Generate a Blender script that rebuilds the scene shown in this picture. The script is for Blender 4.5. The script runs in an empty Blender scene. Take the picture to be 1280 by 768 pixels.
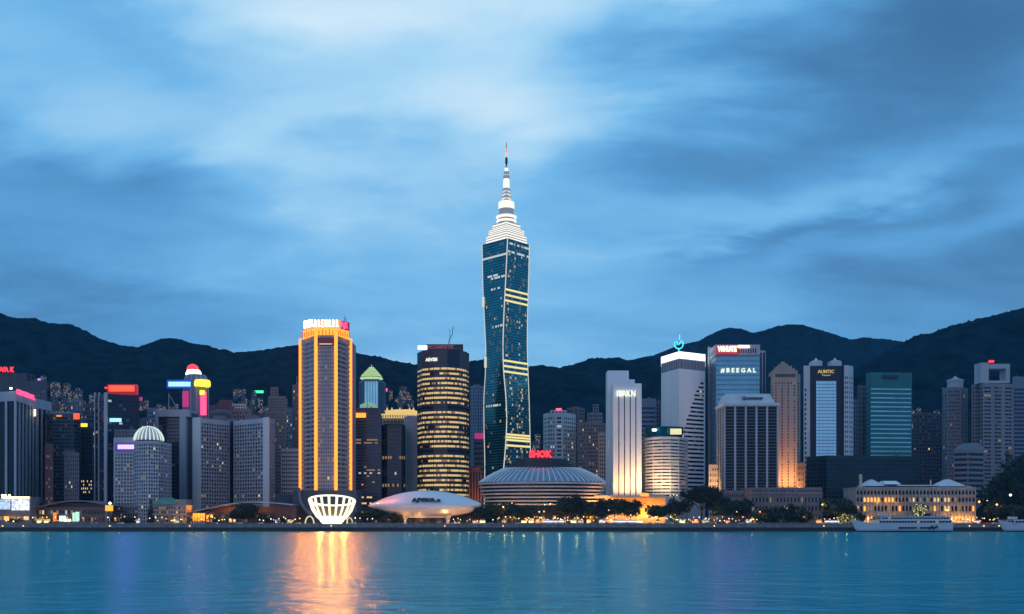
import bpy, math, random
import numpy as np
from mathutils import Vector

random.seed(7)
rng = np.random.default_rng(7)
SC = bpy.context.scene
COL = SC.collection
R = math.radians

# ------------------------------------------------------------------ camera
F, HZ, EYE = 1280 * 35 / 36, 648.0, 10.6
cam_d = bpy.data.cameras.new('camera')
cam = bpy.data.objects.new('camera', cam_d)
COL.objects.link(cam)
cam.location = (0, 0, EYE)
cam.rotation_euler = (R(90), 0, 0)
cam_d.lens = 35
cam_d.sensor_width = 36
cam_d.shift_y = (HZ - 384) / 1280
cam_d.clip_start = 1
cam_d.clip_end = 30000
SC.camera = cam


def X(px, Y):
    return (px - 640) / F * Y


def Z(py, Y):
    return EYE + (HZ - py) / F * Y


# ------------------------------------------------------------------ sky
SC.view_settings.view_transform = 'Standard'
SC.view_settings.look = 'None'
SC.view_settings.exposure = 0
SC.view_settings.gamma = 1
SC.cycles.use_denoising = True
SC.cycles.max_bounces = 5
SC.cycles.diffuse_bounces = 2
SC.cycles.glossy_bounces = 3
SC.cycles.volume_bounces = 0
SC.cycles.sample_clamp_indirect = 14


def s2l(r, g, b):
    return tuple(((c / 255 + 0.055) / 1.055) ** 2.4 if c > 10 else c / 255 / 12.92 for c in (r, g, b))


world = bpy.data.worlds.new('World')
SC.world = world
world.use_nodes = True
wn, wl = world.node_tree.nodes, world.node_tree.links
wn.clear()


def wmath(op, a, b=None, c=None):
    n = wn.new('ShaderNodeMath')
    n.operation = op
    for i, v in enumerate((a, b, c)):
        if v is None:
            continue
        if isinstance(v, (int, float)):
            n.inputs[i].default_value = v
        else:
            wl.new(v, n.inputs[i])
    return n.outputs[0]


SUN_EL, SUN_AZ = R(6), R(200)          # the last glow of the day, behind the camera
tc = wn.new('ShaderNodeTexCoord')
sep = wn.new('ShaderNodeSeparateXYZ')
wl.new(tc.outputs['Generated'], sep.inputs[0])
dx, dy, dz = sep.outputs
az = wmath('ARCTAN2', dx, dy)
el = wmath('ARCSINE', dz)
# cloud deck coordinates: the direction carried out to a flat layer overhead
den = wmath('ADD', wmath('MAXIMUM', dz, 0.0), 0.22)
cmb = wn.new('ShaderNodeCombineXYZ')
wl.new(wmath('DIVIDE', dx, den), cmb.inputs[0])
wl.new(wmath('DIVIDE', dy, den), cmb.inputs[1])


def wnoise(scale, detail, rough, dist, stretch, rot, off):
    mp = wn.new('ShaderNodeMapping')
    mp.inputs['Scale'].default_value = stretch
    mp.inputs['Rotation'].default_value = (0, 0, rot)
    mp.inputs['Location'].default_value = off
    wl.new(cmb.outputs[0], mp.inputs[0])
    n = wn.new('ShaderNodeTexNoise')
    n.inputs['Scale'].default_value = scale
    n.inputs['Detail'].default_value = detail
    n.inputs['Roughness'].default_value = rough
    n.inputs['Distortion'].default_value = dist
    wl.new(mp.outputs[0], n.inputs['Vector'])
    return n.outputs['Fac']


n_big = wnoise(1.6, 6, 0.55, 0.35, (1.0, 1.7, 1), R(-22), (3.1, 1.7, 0))
n_fine = wnoise(4.5, 8, 0.6, 0.5, (1.0, 2.2, 1), R(-26), (7.3, 4.4, 0))
n_warp = wnoise(2.6, 4, 0.5, 0.0, (1, 1.5, 1), 0.4, (0.4, 9.0, 0))
warp = wmath('MULTIPLY', wmath('SUBTRACT', n_warp, 0.5), 0.26)
warp2 = wmath('MULTIPLY', wmath('SUBTRACT', n_big, 0.5), 0.20)
azw = wmath('ADD', az, warp)
elw = wmath('ADD', el, warp2)
# big masses of cloud: (azimuth, elevation) given through the place they have in the view, spread, tilt, weight
MASS = [(545, 170, 190, 80, 0, .29), (625, 135, 85, 45, 0, .13), (500, 0, 280, 45, 0, .30), (330, 20, 90, 40, 0, .10),
        (370, 210, 90, 60, 0, .12), (1060, 120, 330, 68, -8, -.26), (1260, 40, 160, 90, 0, -.15), (860, 175, 90, 40, 0, -.12),
        (120, 215, 190, 38, 0, -.24), (200, 30, 90, 24, 0, -.14), (455, 185, 45, 26, 0, -.16), (0, 390, 300, 80, 0, -.26),
        (1290, 360, 330, 90, 0, -.30), (950, 300, 180, 14, -6, -.10), (1180, 235, 160, 22, -14, -.14), (1000, 240, 170, 30, -6, .14),
        (1150, 300, 200, 22, -10, .06), (30, 100, 150, 60, 0, .06), (860, 20, 200, 30, 0, .16), (520, 380, 220, 80, 0, .07), (900, 400, 300, 40, 0, .05)]
L = wmath('ADD', 0.575, wmath('MULTIPLY', wmath('SUBTRACT', n_big, 0.5), 0.34))
L = wmath('ADD', L, wmath('MULTIPLY', wmath('SUBTRACT', n_fine, 0.5), 0.16))
for px, py, sx, sy, tilt, w in MASS:
    a0 = math.atan((px - 640) / F)
    e0 = math.atan((HZ - py) / F * math.cos(a0))
    ua, ue = wmath('SUBTRACT', azw, a0), wmath('SUBTRACT', elw, e0)
    ct, st = math.cos(R(-tilt)), math.sin(R(-tilt))
    u = wmath('ADD', wmath('MULTIPLY', ua, ct * F / sx), wmath('MULTIPLY', ue, st * F / sx))
    v = wmath('SUBTRACT', wmath('MULTIPLY', ue, ct * F / sy), wmath('MULTIPLY', ua, st * F / sy))
    d2 = wmath('ADD', wmath('MULTIPLY', u, u), wmath('MULTIPLY', v, v))
    g = wmath('EXPONENT', wmath('MULTIPLY', d2, -0.7))
    L = wmath('ADD', L, wmath('MULTIPLY', g, w))
ramp = wn.new('ShaderNodeValToRGB')
cr = ramp.color_ramp
stops = [(0.0, (44, 86, 128)), (0.22, (60, 114, 162)), (0.42, (82, 150, 205)), (0.60, (112, 179, 227)), (0.80, (162, 208, 238)), (1.0, (208, 230, 244))]
cr.elements[0].position, cr.elements[0].color = stops[0][0], (*s2l(*stops[0][1]), 1)
cr.elements[1].position, cr.elements[1].color = stops[-1][0], (*s2l(*stops[-1][1]), 1)
for p, c in stops[1:-1]:
    e = cr.elements.new(p)
    e.color = (*s2l(*c), 1)
wl.new(L, ramp.inputs[0])
# the half of the sky behind the camera still holds the paler afterglow
back = wn.new('ShaderNodeMapRange')
back.inputs['From Min'].default_value = 0.15
back.inputs['From Max'].default_value = -0.75
back.interpolation_type = 'SMOOTHSTEP'
wl.new(dy, back.inputs['Value'])
mixb = wn.new('ShaderNodeMix')
mixb.data_type = 'RGBA'
wl.new(back.outputs[0], mixb.inputs['Factor'])
wl.new(ramp.outputs[0], mixb.inputs[6])
mixb.inputs[7].default_value = (0.135, 0.255, 0.47, 1)
sky = wn.new('ShaderNodeTexSky')
sky.sky_type = 'NISHITA'
sky.sun_disc = False
sky.sun_elevation = SUN_EL
sky.sun_rotation = SUN_AZ
bg1, bg2 = wn.new('ShaderNodeBackground'), wn.new('ShaderNodeBackground')
wl.new(sky.outputs[0], bg1.inputs[0])
bg1.inputs[1].default_value = 0.01
wl.new(mixb.outputs[2], bg2.inputs[0])
bg2.inputs[1].default_value = 1.08
addw = wn.new('ShaderNodeAddShader')
wl.new(bg1.outputs[0], addw.inputs[0])
wl.new(bg2.outputs[0], addw.inputs[1])
wo = wn.new('ShaderNodeOutputWorld')
wl.new(addw.outputs[0], wo.inputs[0])

sun_d = bpy.data.lights.new('sun', 'SUN')
sun_d.energy = 0.25
sun_d.angle = R(40)
sun_d.color = (0.74, 0.82, 1.0)
sun = bpy.data.objects.new('sun', sun_d)
COL.objects.link(sun)
# light comes from behind the camera, a little to the left
sdir = Vector((math.sin(SUN_AZ) * math.cos(R(18)), math.cos(SUN_AZ) * math.cos(R(18)), math.sin(R(18))))
sun.rotation_euler = sdir.to_track_quat('Z', 'Y').to_euler()


# ------------------------------------------------------------------ materials
def pmat(name, col, rough=0.8, metal=0.0, var=0.12, vscale=0.08, spec=0.5, bump=0.0, streak=False):
    m = bpy.data.materials.new(name)
    m.use_nodes = True
    nt = m.node_tree
    b = nt.nodes['Principled BSDF']
    b.inputs['Roughness'].default_value = rough
    b.inputs['Metallic'].default_value = metal
    b.inputs['Specular IOR Level'].default_value = spec
    t = nt.nodes.new('ShaderNodeTexCoord')
    mp = nt.nodes.new('ShaderNodeMapping')
    mp.inputs['Scale'].default_value = (1, 1, 0.15) if streak else (1, 1, 1)
    nt.links.new(t.outputs['Object'], mp.inputs[0])
    n = nt.nodes.new('ShaderNodeTexNoise')
    n.inputs['Scale'].default_value = vscale
    n.inputs['Detail'].default_value = 6
    nt.links.new(mp.outputs[0], n.inputs['Vector'])
    r = nt.nodes.new('ShaderNodeMapRange')
    r.inputs['From Min'].default_value, r.inputs['From Max'].default_value = 0.3, 0.7
    r.inputs['To Min'].default_value, r.inputs['To Max'].default_value = 1 - var, 1 + var
    nt.links.new(n.outputs['Fac'], r.inputs['Value'])
    mx = nt.nodes.new('ShaderNodeMix')
    mx.data_type = 'RGBA'
    mx.blend_type = 'MULTIPLY'
    mx.inputs['Factor'].default_value = 1
    mx.inputs[6].default_value = (*col, 1)
    nt.links.new(r.outputs[0], mx.inputs[7])
    nt.links.new(mx.outputs[2], b.inputs['Base Color'])
    if bump:
        n2 = nt.nodes.new('ShaderNodeTexNoise')
        n2.inputs['Scale'].default_value = vscale * 3
        nt.links.new(t.outputs['Object'], n2.inputs['Vector'])
        bp = nt.nodes.new('ShaderNodeBump')
        bp.inputs['Strength'].default_value = bump
        bp.inputs['Distance'].default_value = 1
        nt.links.new(n2.outputs['Fac'], bp.inputs['Height'])
        nt.links.new(bp.outputs[0], b.inputs['Normal'])
    return m


def emat(name, col, s, base=(0.05, 0.05, 0.05)):
    m = bpy.data.materials.new(name)
    m.use_nodes = True
    b = m.node_tree.nodes['Principled BSDF']
    b.inputs['Base Color'].default_value = (*base, 1)
    b.inputs['Roughness'].default_value = 0.6
    b.inputs['Emission Color'].default_value = (*col, 1)
    b.inputs['Emission Strength'].default_value = s
    return m


def wall(name, col, **k):
    k.setdefault('vscale', 0.06)
    k.setdefault('var', 0.14)
    return pmat(name, col, streak=True, **k)


W_GREY = wall('grey_concrete', (0.155, 0.155, 0.185))
W_MID = wall('mid_grey_panels', (0.225, 0.225, 0.265))
W_LIGHT = wall('light_grey_concrete', (0.44, 0.44, 0.49))
W_PALE = wall('pale_stone', (0.60, 0.59, 0.62))
W_WHITE = wall('white_cladding', (0.80, 0.80, 0.82), var=0.05)
W_DIM = wall('dim_concrete', (0.085, 0.095, 0.125))
W_DARK = wall('dark_cladding', (0.03, 0.035, 0.045), rough=0.5)
W_NAVY = wall('navy_cladding', (0.012, 0.022, 0.045), rough=0.4)
W_TAN = wall('tan_stone', (0.44, 0.32, 0.27))
W_BEIGE = wall('beige_stone', (0.34, 0.28, 0.25))
W_PINK = wall('pinkish_render', (0.225, 0.18, 0.195))
W_RED = wall('red_brown_tiles', (0.16, 0.07, 0.065))
W_TEAL = wall('teal_cladding', (0.02, 0.17, 0.19), rough=0.5)
W_DTEAL = wall('dark_green_cladding', (0.008, 0.035, 0.042), rough=0.5)
W_BLUE = wall('blue_grey_panels', (0.16, 0.22, 0.30))
W_CREAM = wall('cream_render', (0.62, 0.52, 0.40))
G_DARK = pmat('dark_glass', (0.006, 0.011, 0.020), rough=0.2, var=0.5, vscale=0.3, spec=0.35, bump=0.05)
G_BLUE = pmat('blue_mirror_glass', (0.22, 0.50, 0.62), rough=0.16, metal=0.75, var=0.18, vscale=0.05, bump=0.06)
G_ICE = pmat('pale_blue_glass', (0.58, 0.86, 1.0), rough=0.16, metal=0.85, var=0.10, vscale=0.05, bump=0.06)
G_TEAL = pmat('teal_glass', (0.008, 0.11, 0.145), rough=0.15, metal=0.7, var=0.2, vscale=0.08, bump=0.05)
G_NAVY = pmat('navy_glass', (0.015, 0.035, 0.07), rough=0.15, metal=0.4, var=0.3, vscale=0.08, bump=0.05)
G_GREY = pmat('grey_glass', (0.10, 0.13, 0.18), rough=0.2, metal=0.3, var=0.4, vscale=0.2)
L_WARM = emat('lit_window_warm', (1.0, 0.66, 0.26), 1.0)
L_DIM = emat('lit_window_dim', (1.0, 0.62, 0.26), 0.28)
L_COOL = emat('lit_window_cool', (0.75, 0.9, 1.0), 0.55)
L_ORNG = emat('lit_window_orange', (1.0, 0.36, 0.05), 2.0)
E_GOLD = emat('gold_light', (1.0, 0.225, 0.014), 2.7)
E_ORNG = emat('orange_light', (1.0, 0.25, 0.015), 1.2)
E_WHITE = emat('white_light', (1.0, 0.96, 0.9), 3.0)
E_WARMW = emat('warm_white_light', (1.0, 0.72, 0.38), 9.0)
E_CROWN = emat('floodlit_crown_glow', (1.0, 0.93, 0.80), 1.15)  # floodlighting of the crown put in as emission
E_EDGE = emat('edge_light', (0.95, 0.93, 0.82), 0.72)
E_YROW = emat('yellow_lit_floor', (1.0, 0.82, 0.30), 1.0)
E_RED = emat('red_neon', (1.0, 0.02, 0.03), 3.2)
E_REDOR = emat('red_orange_neon', (1.0, 0.05, 0.012), 2.6)
E_PINK = emat('pink_neon', (1.0, 0.05, 0.16), 2.5)
E_MAG = emat('magenta_neon', (0.55, 0.03, 0.22), 0.8)
E_PURP = emat('violet_white_sign', (0.62, 0.50, 1.0), 1.5)
E_BLUEW = emat('blue_white_sign', (0.32, 0.68, 1.0), 1.7)
E_YEL = emat('yellow_neon', (1.0, 0.78, 0.05), 1.6)
E_CYAN = emat('cyan_neon', (0.05, 0.62, 0.9), 2.2)
E_GREEN = emat('green_neon', (0.08, 1.0, 0.45), 1.6)
E_SIGNW = emat('white_sign_letters', (0.93, 1.0, 0.85), 1.15)
E_AMBER = emat('amber_lamp', (1.0, 0.40, 0.05), 4)
E_LAMPW = emat('white_lamp', (1.0, 0.86, 0.66), 3)
E_GLOWY = emat('yellow_fairy_lights', (1.0, 0.85, 0.35), 2.6)
E_GOLDROOF = emat('floodlit_gold_glow', (1.0, 0.70, 0.22), 0.8)  # roof floodlighting put in as emission
E_LIME = emat('glowing_green_roof', (0.62, 0.95, 0.42), 0.75)  # lighting of the pyramid roof put in as emission
E_TAIL = emat('tail_lamp', (1.0, 0.03, 0.02), 3)
E_HEAD = emat('head_lamp', (1.0, 0.93, 0.82), 5)
T_DARK = pmat('dark_lettering', (0.015, 0.02, 0.03), rough=0.5)
T_GOLD = emat('gold_letters', (1.0, 0.70, 0.2), 0.5)
BLIND = pmat('window_blind', (0.20, 0.20, 0.22), rough=.5)
STEEL = pmat('painted_steel', (0.30, 0.31, 0.33), rough=0.5)
DSTEEL = pmat('dark_steel', (0.03, 0.035, 0.045), rough=0.5)
WPAINT = pmat('white_paint', (0.78, 0.78, 0.80), rough=0.35, var=0.04)
RED_PAINT = pmat('red_paint', (0.35, 0.02, 0.03), rough=0.4)


def GLZ(g):
    return [g, L_WARM, L_DIM, L_COOL, L_ORNG, BLIND]


# ------------------------------------------------------------------ mesh building
ORG = {}


class MB:
    def __init__(s):
        s.v, s.k, s.f, s.m = [], {}, [], []

    def vert(s, p):
        key = (round(p[0], 3), round(p[1], 3), round(p[2], 3))
        i = s.k.get(key)
        if i is None:
            i = s.k[key] = len(s.v)
            s.v.append(key)
        return i

    def face(s, pts, mat=0):
        idx = []
        for p in pts:
            i = s.vert(p)
            if i not in idx:
                idx.append(i)
        if len(idx) > 2:
            s.f.append(idx)
            s.m.append(mat)

    def box(s, x0, x1, y0, y1, z0, z1, mat=0):
        s.prism([(x0, y0), (x1, y0), (x1, y1), (x0, y1)], z0, z1, mat)

    def prism(s, poly, z0, z1, mat=0, top=None):
        n = len(poly)
        top = top or poly
        for i in range(n):
            a, b, c, d = poly[i], poly[(i + 1) % n], top[(i + 1) % n], top[i]
            s.face([(*a, z0), (*b, z0), (*c, z1), (*d, z1)], mat)
        s.face([(*p, z1) for p in top], mat)
        s.face([(*p, z0) for p in reversed(poly)], mat)

    def lathe(s, prof, cx, cy, n=24, mat=0, sy=1.0, ph=0.0, cap=True, mats=None):
        ring = lambda r, z: [(cx + r * math.cos(ph + 2 * math.pi * i / n), cy + sy * r * math.sin(ph + 2 * math.pi * i / n), z) for i in range(n)]
        rs = [ring(r, z) for r, z in prof]
        for q, (a, b) in enumerate(zip(rs, rs[1:])):
            for i in range(n):
                s.face([a[i], a[(i + 1) % n], b[(i + 1) % n], b[i]], mats[q] if mats else mat)
        if cap:
            if prof[0][0] > 1e-3:
                s.face(list(reversed(rs[0])), mat)
            if prof[-1][0] > 1e-3:
                s.face(rs[-1], mats[-1] if mats else mat)

    def tube(s, pts, r, n=6, mat=0):
        pts = [Vector(p) for p in pts]
        rings = []
        for i, p in enumerate(pts):
            d = (pts[min(i + 1, len(pts) - 1)] - pts[max(i - 1, 0)]).normalized()
            a = d.cross(Vector((0, 0, 1)))
            if a.length < 1e-3:
                a = Vector((1, 0, 0))
            a.normalize()
            b = d.cross(a)
            rr = r[i] if isinstance(r, (list, tuple)) else r
            rings.append([tuple(p + a * rr * math.cos(2 * math.pi * q / n) + b * rr * math.sin(2 * math.pi * q / n)) for q in range(n)])
        for A, B in zip(rings, rings[1:]):
            for q in range(n):
                s.face([A[q], A[(q + 1) % n], B[(q + 1) % n], B[q]], mat)
        s.face(rings[0], mat)
        s.face(rings[-1], mat)

    def build(s, name, mats, parent=None, smooth=False, loc=None):
        if not isinstance(mats, (list, tuple)):
            mats = [mats]
        o0 = Vector(loc) if loc is not None else (ORG[parent.name] if parent else Vector((0, 0, 0)))
        me = bpy.data.meshes.new(name)
        me.from_pydata([(x - o0.x, y - o0.y, z - o0.z) for x, y, z in s.v], [], s.f)
        for m in mats:
            me.materials.append(m)
        me.polygons.foreach_set('material_index', s.m)
        if smooth:
            me.polygons.foreach_set('use_smooth', [True] * len(s.f))
        me.update()
        ob = bpy.data.objects.new(name, me)
        COL.objects.link(ob)
        if parent:
            ob.parent = parent
        if loc is not None:
            ob.location = o0
        ORG[ob.name] = o0
        return ob


def tag(o, label, cat=None, group=None, kind=None):
    if label:
        o['label'] = label
    if cat:
        o['category'] = cat
    if group:
        o['group'] = group
    if kind:
        o['kind'] = kind
    return o


def root(name, loc, label, cat, group=None):
    o = bpy.data.objects.new(name, None)
    COL.objects.link(o)
    o.location = loc
    o.empty_display_size = 2
    ORG[o.name] = Vector(loc)
    return tag(o, label, cat, group)


def copy_tree(o, parent=None):
    c = o.copy()
    COL.objects.link(c)
    c.parent = parent
    for ch in [q for q in COL.objects if q.parent == o]:
        copy_tree(ch, c)
    return c


GZ = 6.0          # ground level behind the seawall


# ------------------------------------------------------------------ facades
def facade(w, g, p0, p1, z0, z1, bays, rows, ww=.6, wh=.6, depth=.4, corner=.8, top=2., bot=0., lit=None, exist=None):
    p0, p1 = Vector(p0), Vector(p1)
    d = p1 - p0
    Ln = d.length
    d /= Ln
    n = Vector((d.y, -d.x))
    corner = min(corner, Ln * .3)
    us, uk = [0.0], []

    def addc(brk, kinds, val, kind):
        if val - brk[-1] > 1e-4:
            brk.append(val)
            kinds.append(kind)
    if corner > 0:
        addc(us, uk, corner, -1)
    bw = (Ln - 2 * corner) / max(bays, 1)
    for i in range(bays):
        a = corner + i * bw
        addc(us, uk, a + bw * (1 - ww) / 2, -1)
        addc(us, uk, a + bw * (1 + ww) / 2, i)
    addc(us, uk, Ln, -1)
    vs, vk = [z0], []
    if bot > 0:
        addc(vs, vk, z0 + bot, -1)
    rh = (z1 - top - z0 - bot) / max(rows, 1)
    for j in range(rows):
        a = z0 + bot + j * rh
        addc(vs, vk, a + rh * (1 - wh) / 2, -1)
        addc(vs, vk, a + rh * (1 + wh) / 2, rows - 1 - j)
    addc(vs, vk, z1, -1)

    def isw(i, j):
        if 0 <= i < len(uk) and 0 <= j < len(vk) and uk[i] >= 0 and vk[j] >= 0:
            return exist is None or exist(uk[i], vk[j])
        return False

    def P(u, v, dd=0.0):
        q = p0 + d * u - n * dd
        return (q.x, q.y, v)
    anyw = any(isw(i, j) for i in range(len(uk)) for j in range(len(vk)))
    for i in range(len(uk)):
        for j in range(len(vk)):
            u0, u1, v0, v1 = us[i], us[i + 1], vs[j], vs[j + 1]
            if not isw(i, j):
                w.face([P(u0, v0), P(u1, v0), P(u1, v1), P(u0, v1)])
                if g is not None and anyw and 0 < i < len(uk) - 1 and 0 < j < len(vk) - 1:
                    g.face([P(u0, v0, depth), P(u1, v0, depth), P(u1, v1, depth), P(u0, v1, depth)])
                continue
            if g is not None:
                g.face([P(u0, v0, depth), P(u1, v0, depth), P(u1, v1, depth), P(u0, v1, depth)], lit(uk[i], vk[j]) if lit else 0)
            if not isw(i - 1, j):
                w.face([P(u0, v0), P(u0, v1), P(u0, v1, depth), P(u0, v0, depth)])
            if not isw(i + 1, j):
                w.face([P(u1, v0), P(u1, v1), P(u1, v1, depth), P(u1, v0, depth)])
            if not isw(i, j - 1):
                w.face([P(u0, v0), P(u1, v0), P(u1, v0, depth), P(u0, v0, depth)])
            if not isw(i, j + 1):
                w.face([P(u0, v1), P(u1, v1), P(u1, v1, depth), P(u0, v1, depth)])


def rlit(warm=.02, dim=.05, cool=.01, seed=0, orng=0.0):
    r = random.Random(seed)

    def f(i, j):
        t = r.random() * .6
        if t < warm:
            return 1
        if t < warm + dim:
            return 2
        if t < warm + dim + cool:
            return 3
        if t < warm + dim + cool + orng:
            return 4
        return 5 if r.random() < .13 else 0
    return f


def foot(front, back, radial):
    pts = [(X(a, Y), Y) for a, Y in front]
    Yb = max(Y for _, Y in front) + back
    (x0, y0), (x1, y1) = pts[0], pts[-1]
    if radial:
        pts += [(X(front[-1][0], Yb), Yb), (X(front[0][0], Yb), Yb)]
    else:
        pts += [(x1, Yb), (x0, Yb)]
    return pts


def block(rt, front, ytop, back, wmat, glass, bays, rows, ybase=None, radial=False, sides=True, side_front=None, names=('wall', 'glazing'), zbase=None, lit=None, **k):
    """One volume of a building: its outer wall and its glazing, both under rt."""
    poly = foot(front, back, radial)
    Yr = min(Y for _, Y in front)
    z1 = Z(ytop, Yr)
    z0 = zbase if zbase is not None else (GZ if ybase is None else Z(ybase, Yr))
    w, g = MB(), MB()
    nf = len(front) - 1
    bl = bays if isinstance(bays, (list, tuple)) else [bays] * nf
    lens = [(Vector(poly[i + 1]) - Vector(poly[i])).length for i in range(nf)]
    bw = sum(lens) / max(1, sum(bl))
    n = len(poly)
    for i in range(n):
        a, b = poly[i], poly[(i + 1) % n]
        if i < nf:
            facade(w, g, a, b, z0, z1, bl[i], rows, lit=lit, **k)
        elif i == nf + 1 or not sides:
            facade(w, None, a, b, z0, z1, 0, rows, **{**k, 'exist': lambda i, j: False})
        else:
            ln = (Vector(b) - Vector(a)).length
            facade(w, g, a, b, z0, z1, max(1, round(ln / bw)), rows, lit=lit, **{**k, 'exist': None})
    w.face([(*p, z1) for p in poly])
    o = w.build(names[0], wmat, rt)
    if g.f:
        g.build(names[1], GLZ(glass), rt)
    return poly, z0, z1, o


def tower(name, label, cat, front, ytop, back, wmat, glass, bays, rows, group=None, plant=True, **k):
    xs = [X(a, Y) for a, Y in front]
    Yr = min(Y for _, Y in front)
    rt = root(name, (sum(xs) / len(xs), Yr + back * .5, GZ), label, cat, group)
    poly, z0, z1, o = block(rt, front, ytop, back, wmat, glass, bays, rows, **k)
    r = random.Random(label + 'roof')
    xa, xb = min(p[0] for p in poly[:len(front)]), max(p[0] for p in poly[:len(front)])
    for q in range(r.randint(2, 4)):
        m = MB()
        x, wd, hh = r.uniform(xa + 2, xb - 3), r.uniform(1, 3), r.uniform(.8, 2.2)
        ya = max(p[1] for p in poly[:len(front)]) + r.uniform(1, back * .4)
        if r.random() < .3:
            m.tube([(x, ya, z1), (x, ya, z1 + r.uniform(4, 9))], .16, 4)
            m.build('roof_mast', DSTEEL, rt)
        else:
            m.box(x, x + wd, ya, ya + 2, z1 + .01, z1 + hh)
            m.build('roof_unit', r.choice([W_GREY, W_DIM, W_MID]), rt)
    if plant:
        r = random.Random(label)
        x0, x1 = min(p[0] for p in poly), max(p[0] for p in poly)
        y0, y1 = min(p[1] for p in poly), max(p[1] for p in poly)
        m = MB()
        wdt = (x1 - x0) * r.uniform(.3, .5)
        xa = x0 + (x1 - x0 - wdt) * r.uniform(.35, .65)
        m.box(xa, xa + wdt, y0 + (y1 - y0) * .4, y0 + (y1 - y0) * .75, z1, z1 + r.uniform(2.0, 3.6))
        m.build('plant_room', wmat, rt)
    return rt


def sub(rt, name, mat, px0, px1, py0, py1, Y, d=2.0):
    """A box-shaped part given by where it stands: px0..px1 wide, py0 (top)..py1, front face at Y, d deep."""
    m = MB()
    m.box(X(px0, Y), X(px1, Y), Y, Y + d, Z(py1, Y), Z(py0, Y))
    return m.build(name, mat, rt)


def letters(rt, text, px0, px1, py0, py1, Y0, mat, Y1=None, name='sign_lettering', d=.8, off=.03):
    Y1 = Y1 if Y1 is not None else Y0
    cu = bpy.data.curves.new('lettering', 'FONT')
    cu.body = text
    cu.extrude = 0.05
    cu.offset = off
    cu.resolution_u = 2
    tmp = bpy.data.objects.new('lettering', cu)
    me = bpy.data.meshes.new_from_object(tmp)
    bpy.data.objects.remove(tmp)
    n = len(me.vertices)
    co = np.empty(n * 3)
    me.vertices.foreach_get('co', co)
    co = co.reshape(-1, 3)
    lo, hi = co.min(0), co.max(0)
    t = (co - lo) / np.maximum(hi - lo, 1e-6)
    xa, xb = X(px0, Y0), X(px1, Y1)
    Ym = (Y0 + Y1) / 2
    za, zb = Z(py1, Ym), Z(py0, Ym)
    dirv = np.array([xb - xa, Y1 - Y0])
    nrm = np.array([dirv[1], -dirv[0]]) / np.hypot(*dirv)
    o0 = ORG[rt.name]
    out = np.empty_like(co)
    out[:, 0] = xa + dirv[0] * t[:, 0] + nrm[0] * d * t[:, 2] - o0.x
    out[:, 1] = Y0 + dirv[1] * t[:, 0] + nrm[1] * d * t[:, 2] - o0.y
    out[:, 2] = za + (zb - za) * t[:, 1] - o0.z
    me.vertices.foreach_set('co', out.ravel())
    me.update()
    me.name = name
    me.materials.clear()
    me.materials.append(mat)
    ob = bpy.data.objects.new(name, me)
    COL.objects.link(ob)
    ob.parent = rt
    ORG[ob.name] = o0
    return ob


def lamp(rt, kind, loc, energy, col, size=None, aim=None, blend=.6, radius=.6):
    ld = bpy.data.lights.new('spot_light' if kind == 'SPOT' else 'lamp_light', kind)
    ld.energy = energy
    ld.color = col
    ld.shadow_soft_size = radius
    lo = bpy.data.objects.new(ld.name, ld)
    COL.objects.link(lo)
    lo.parent = rt
    lo.location = Vector(loc) - ORG[rt.name]
    if kind == 'SPOT':
        ld.spot_size = size
        ld.spot_blend = blend
        lo.rotation_euler = (Vector(aim) - Vector(loc)).to_track_quat('-Z', 'Y').to_euler()
    return lo



# ------------------------------------------------------------------ the setting: water, ground, hills
def sheet(name, x0, x1, y0, y1, z, mat):
    m = MB()
    m.face([(x0, y0, z), (x1, y0, z), (x1, y1, z), (x0, y1, z)])
    return tag(m.build(name, mat), None, kind='structure')


def water_mat():
    m = bpy.data.materials.new('harbour_water')
    m.use_nodes = True
    nt = m.node_tree
    nt.nodes.remove(nt.nodes['Principled BSDF'])
    # silty blue green body of the water under a wind-roughened, partly mirroring surface
    b = nt.nodes.new('ShaderNodeBsdfDiffuse')
    b.inputs['Color'].default_value = (0.0, 0.185, 0.225, 1)
    gl = nt.nodes.new('ShaderNodeBsdfGlossy')
    gl.inputs['Color'].default_value = (0.42, 0.85, 1.0, 1)
    gl.inputs['Roughness'].default_value = 0.20
    mx = nt.nodes.new('ShaderNodeMixShader')
    mx.inputs[0].default_value = 0.36
    nt.links.new(b.outputs[0], mx.inputs[1])
    nt.links.new(gl.outputs[0], mx.inputs[2])
    nt.links.new(mx.outputs[0], nt.nodes['Material Output'].inputs['Surface'])
    t = nt.nodes.new('ShaderNodeTexCoord')
    last = None
    for sc, st, dist, strength, det in ((0.055, (0.55, 1.0, 1), 2.0, 0.7, 3), (0.22, (0.55, 1.0, 1), 1.1, 1.0, 4), (0.9, (0.6, 1, 1), 0.34, 0.9, 3)):
        mp = nt.nodes.new('ShaderNodeMapping')
        mp.inputs['Scale'].default_value = st
        mp.inputs['Rotation'].default_value = (0, 0, 0.2 * dist)
        nt.links.new(t.outputs['Object'], mp.inputs[0])
        n = nt.nodes.new('ShaderNodeTexNoise')
        n.inputs['Scale'].default_value = sc
        n.inputs['Detail'].default_value = det
        n.inputs['Distortion'].default_value = 0.4
        nt.links.new(mp.outputs[0], n.inputs['Vector'])
        bp = nt.nodes.new('ShaderNodeBump')
        bp.inputs['Strength'].default_value = strength
        bp.inputs['Distance'].default_value = dist
        nt.links.new(n.outputs['Fac'], bp.inputs['Height'])
        if last:
            nt.links.new(last, bp.inputs['Normal'])
        last = bp.outputs[0]
    nt.links.new(last, b.inputs['Normal'])
    nt.links.new(last, gl.inputs['Normal'])
    return m


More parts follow.
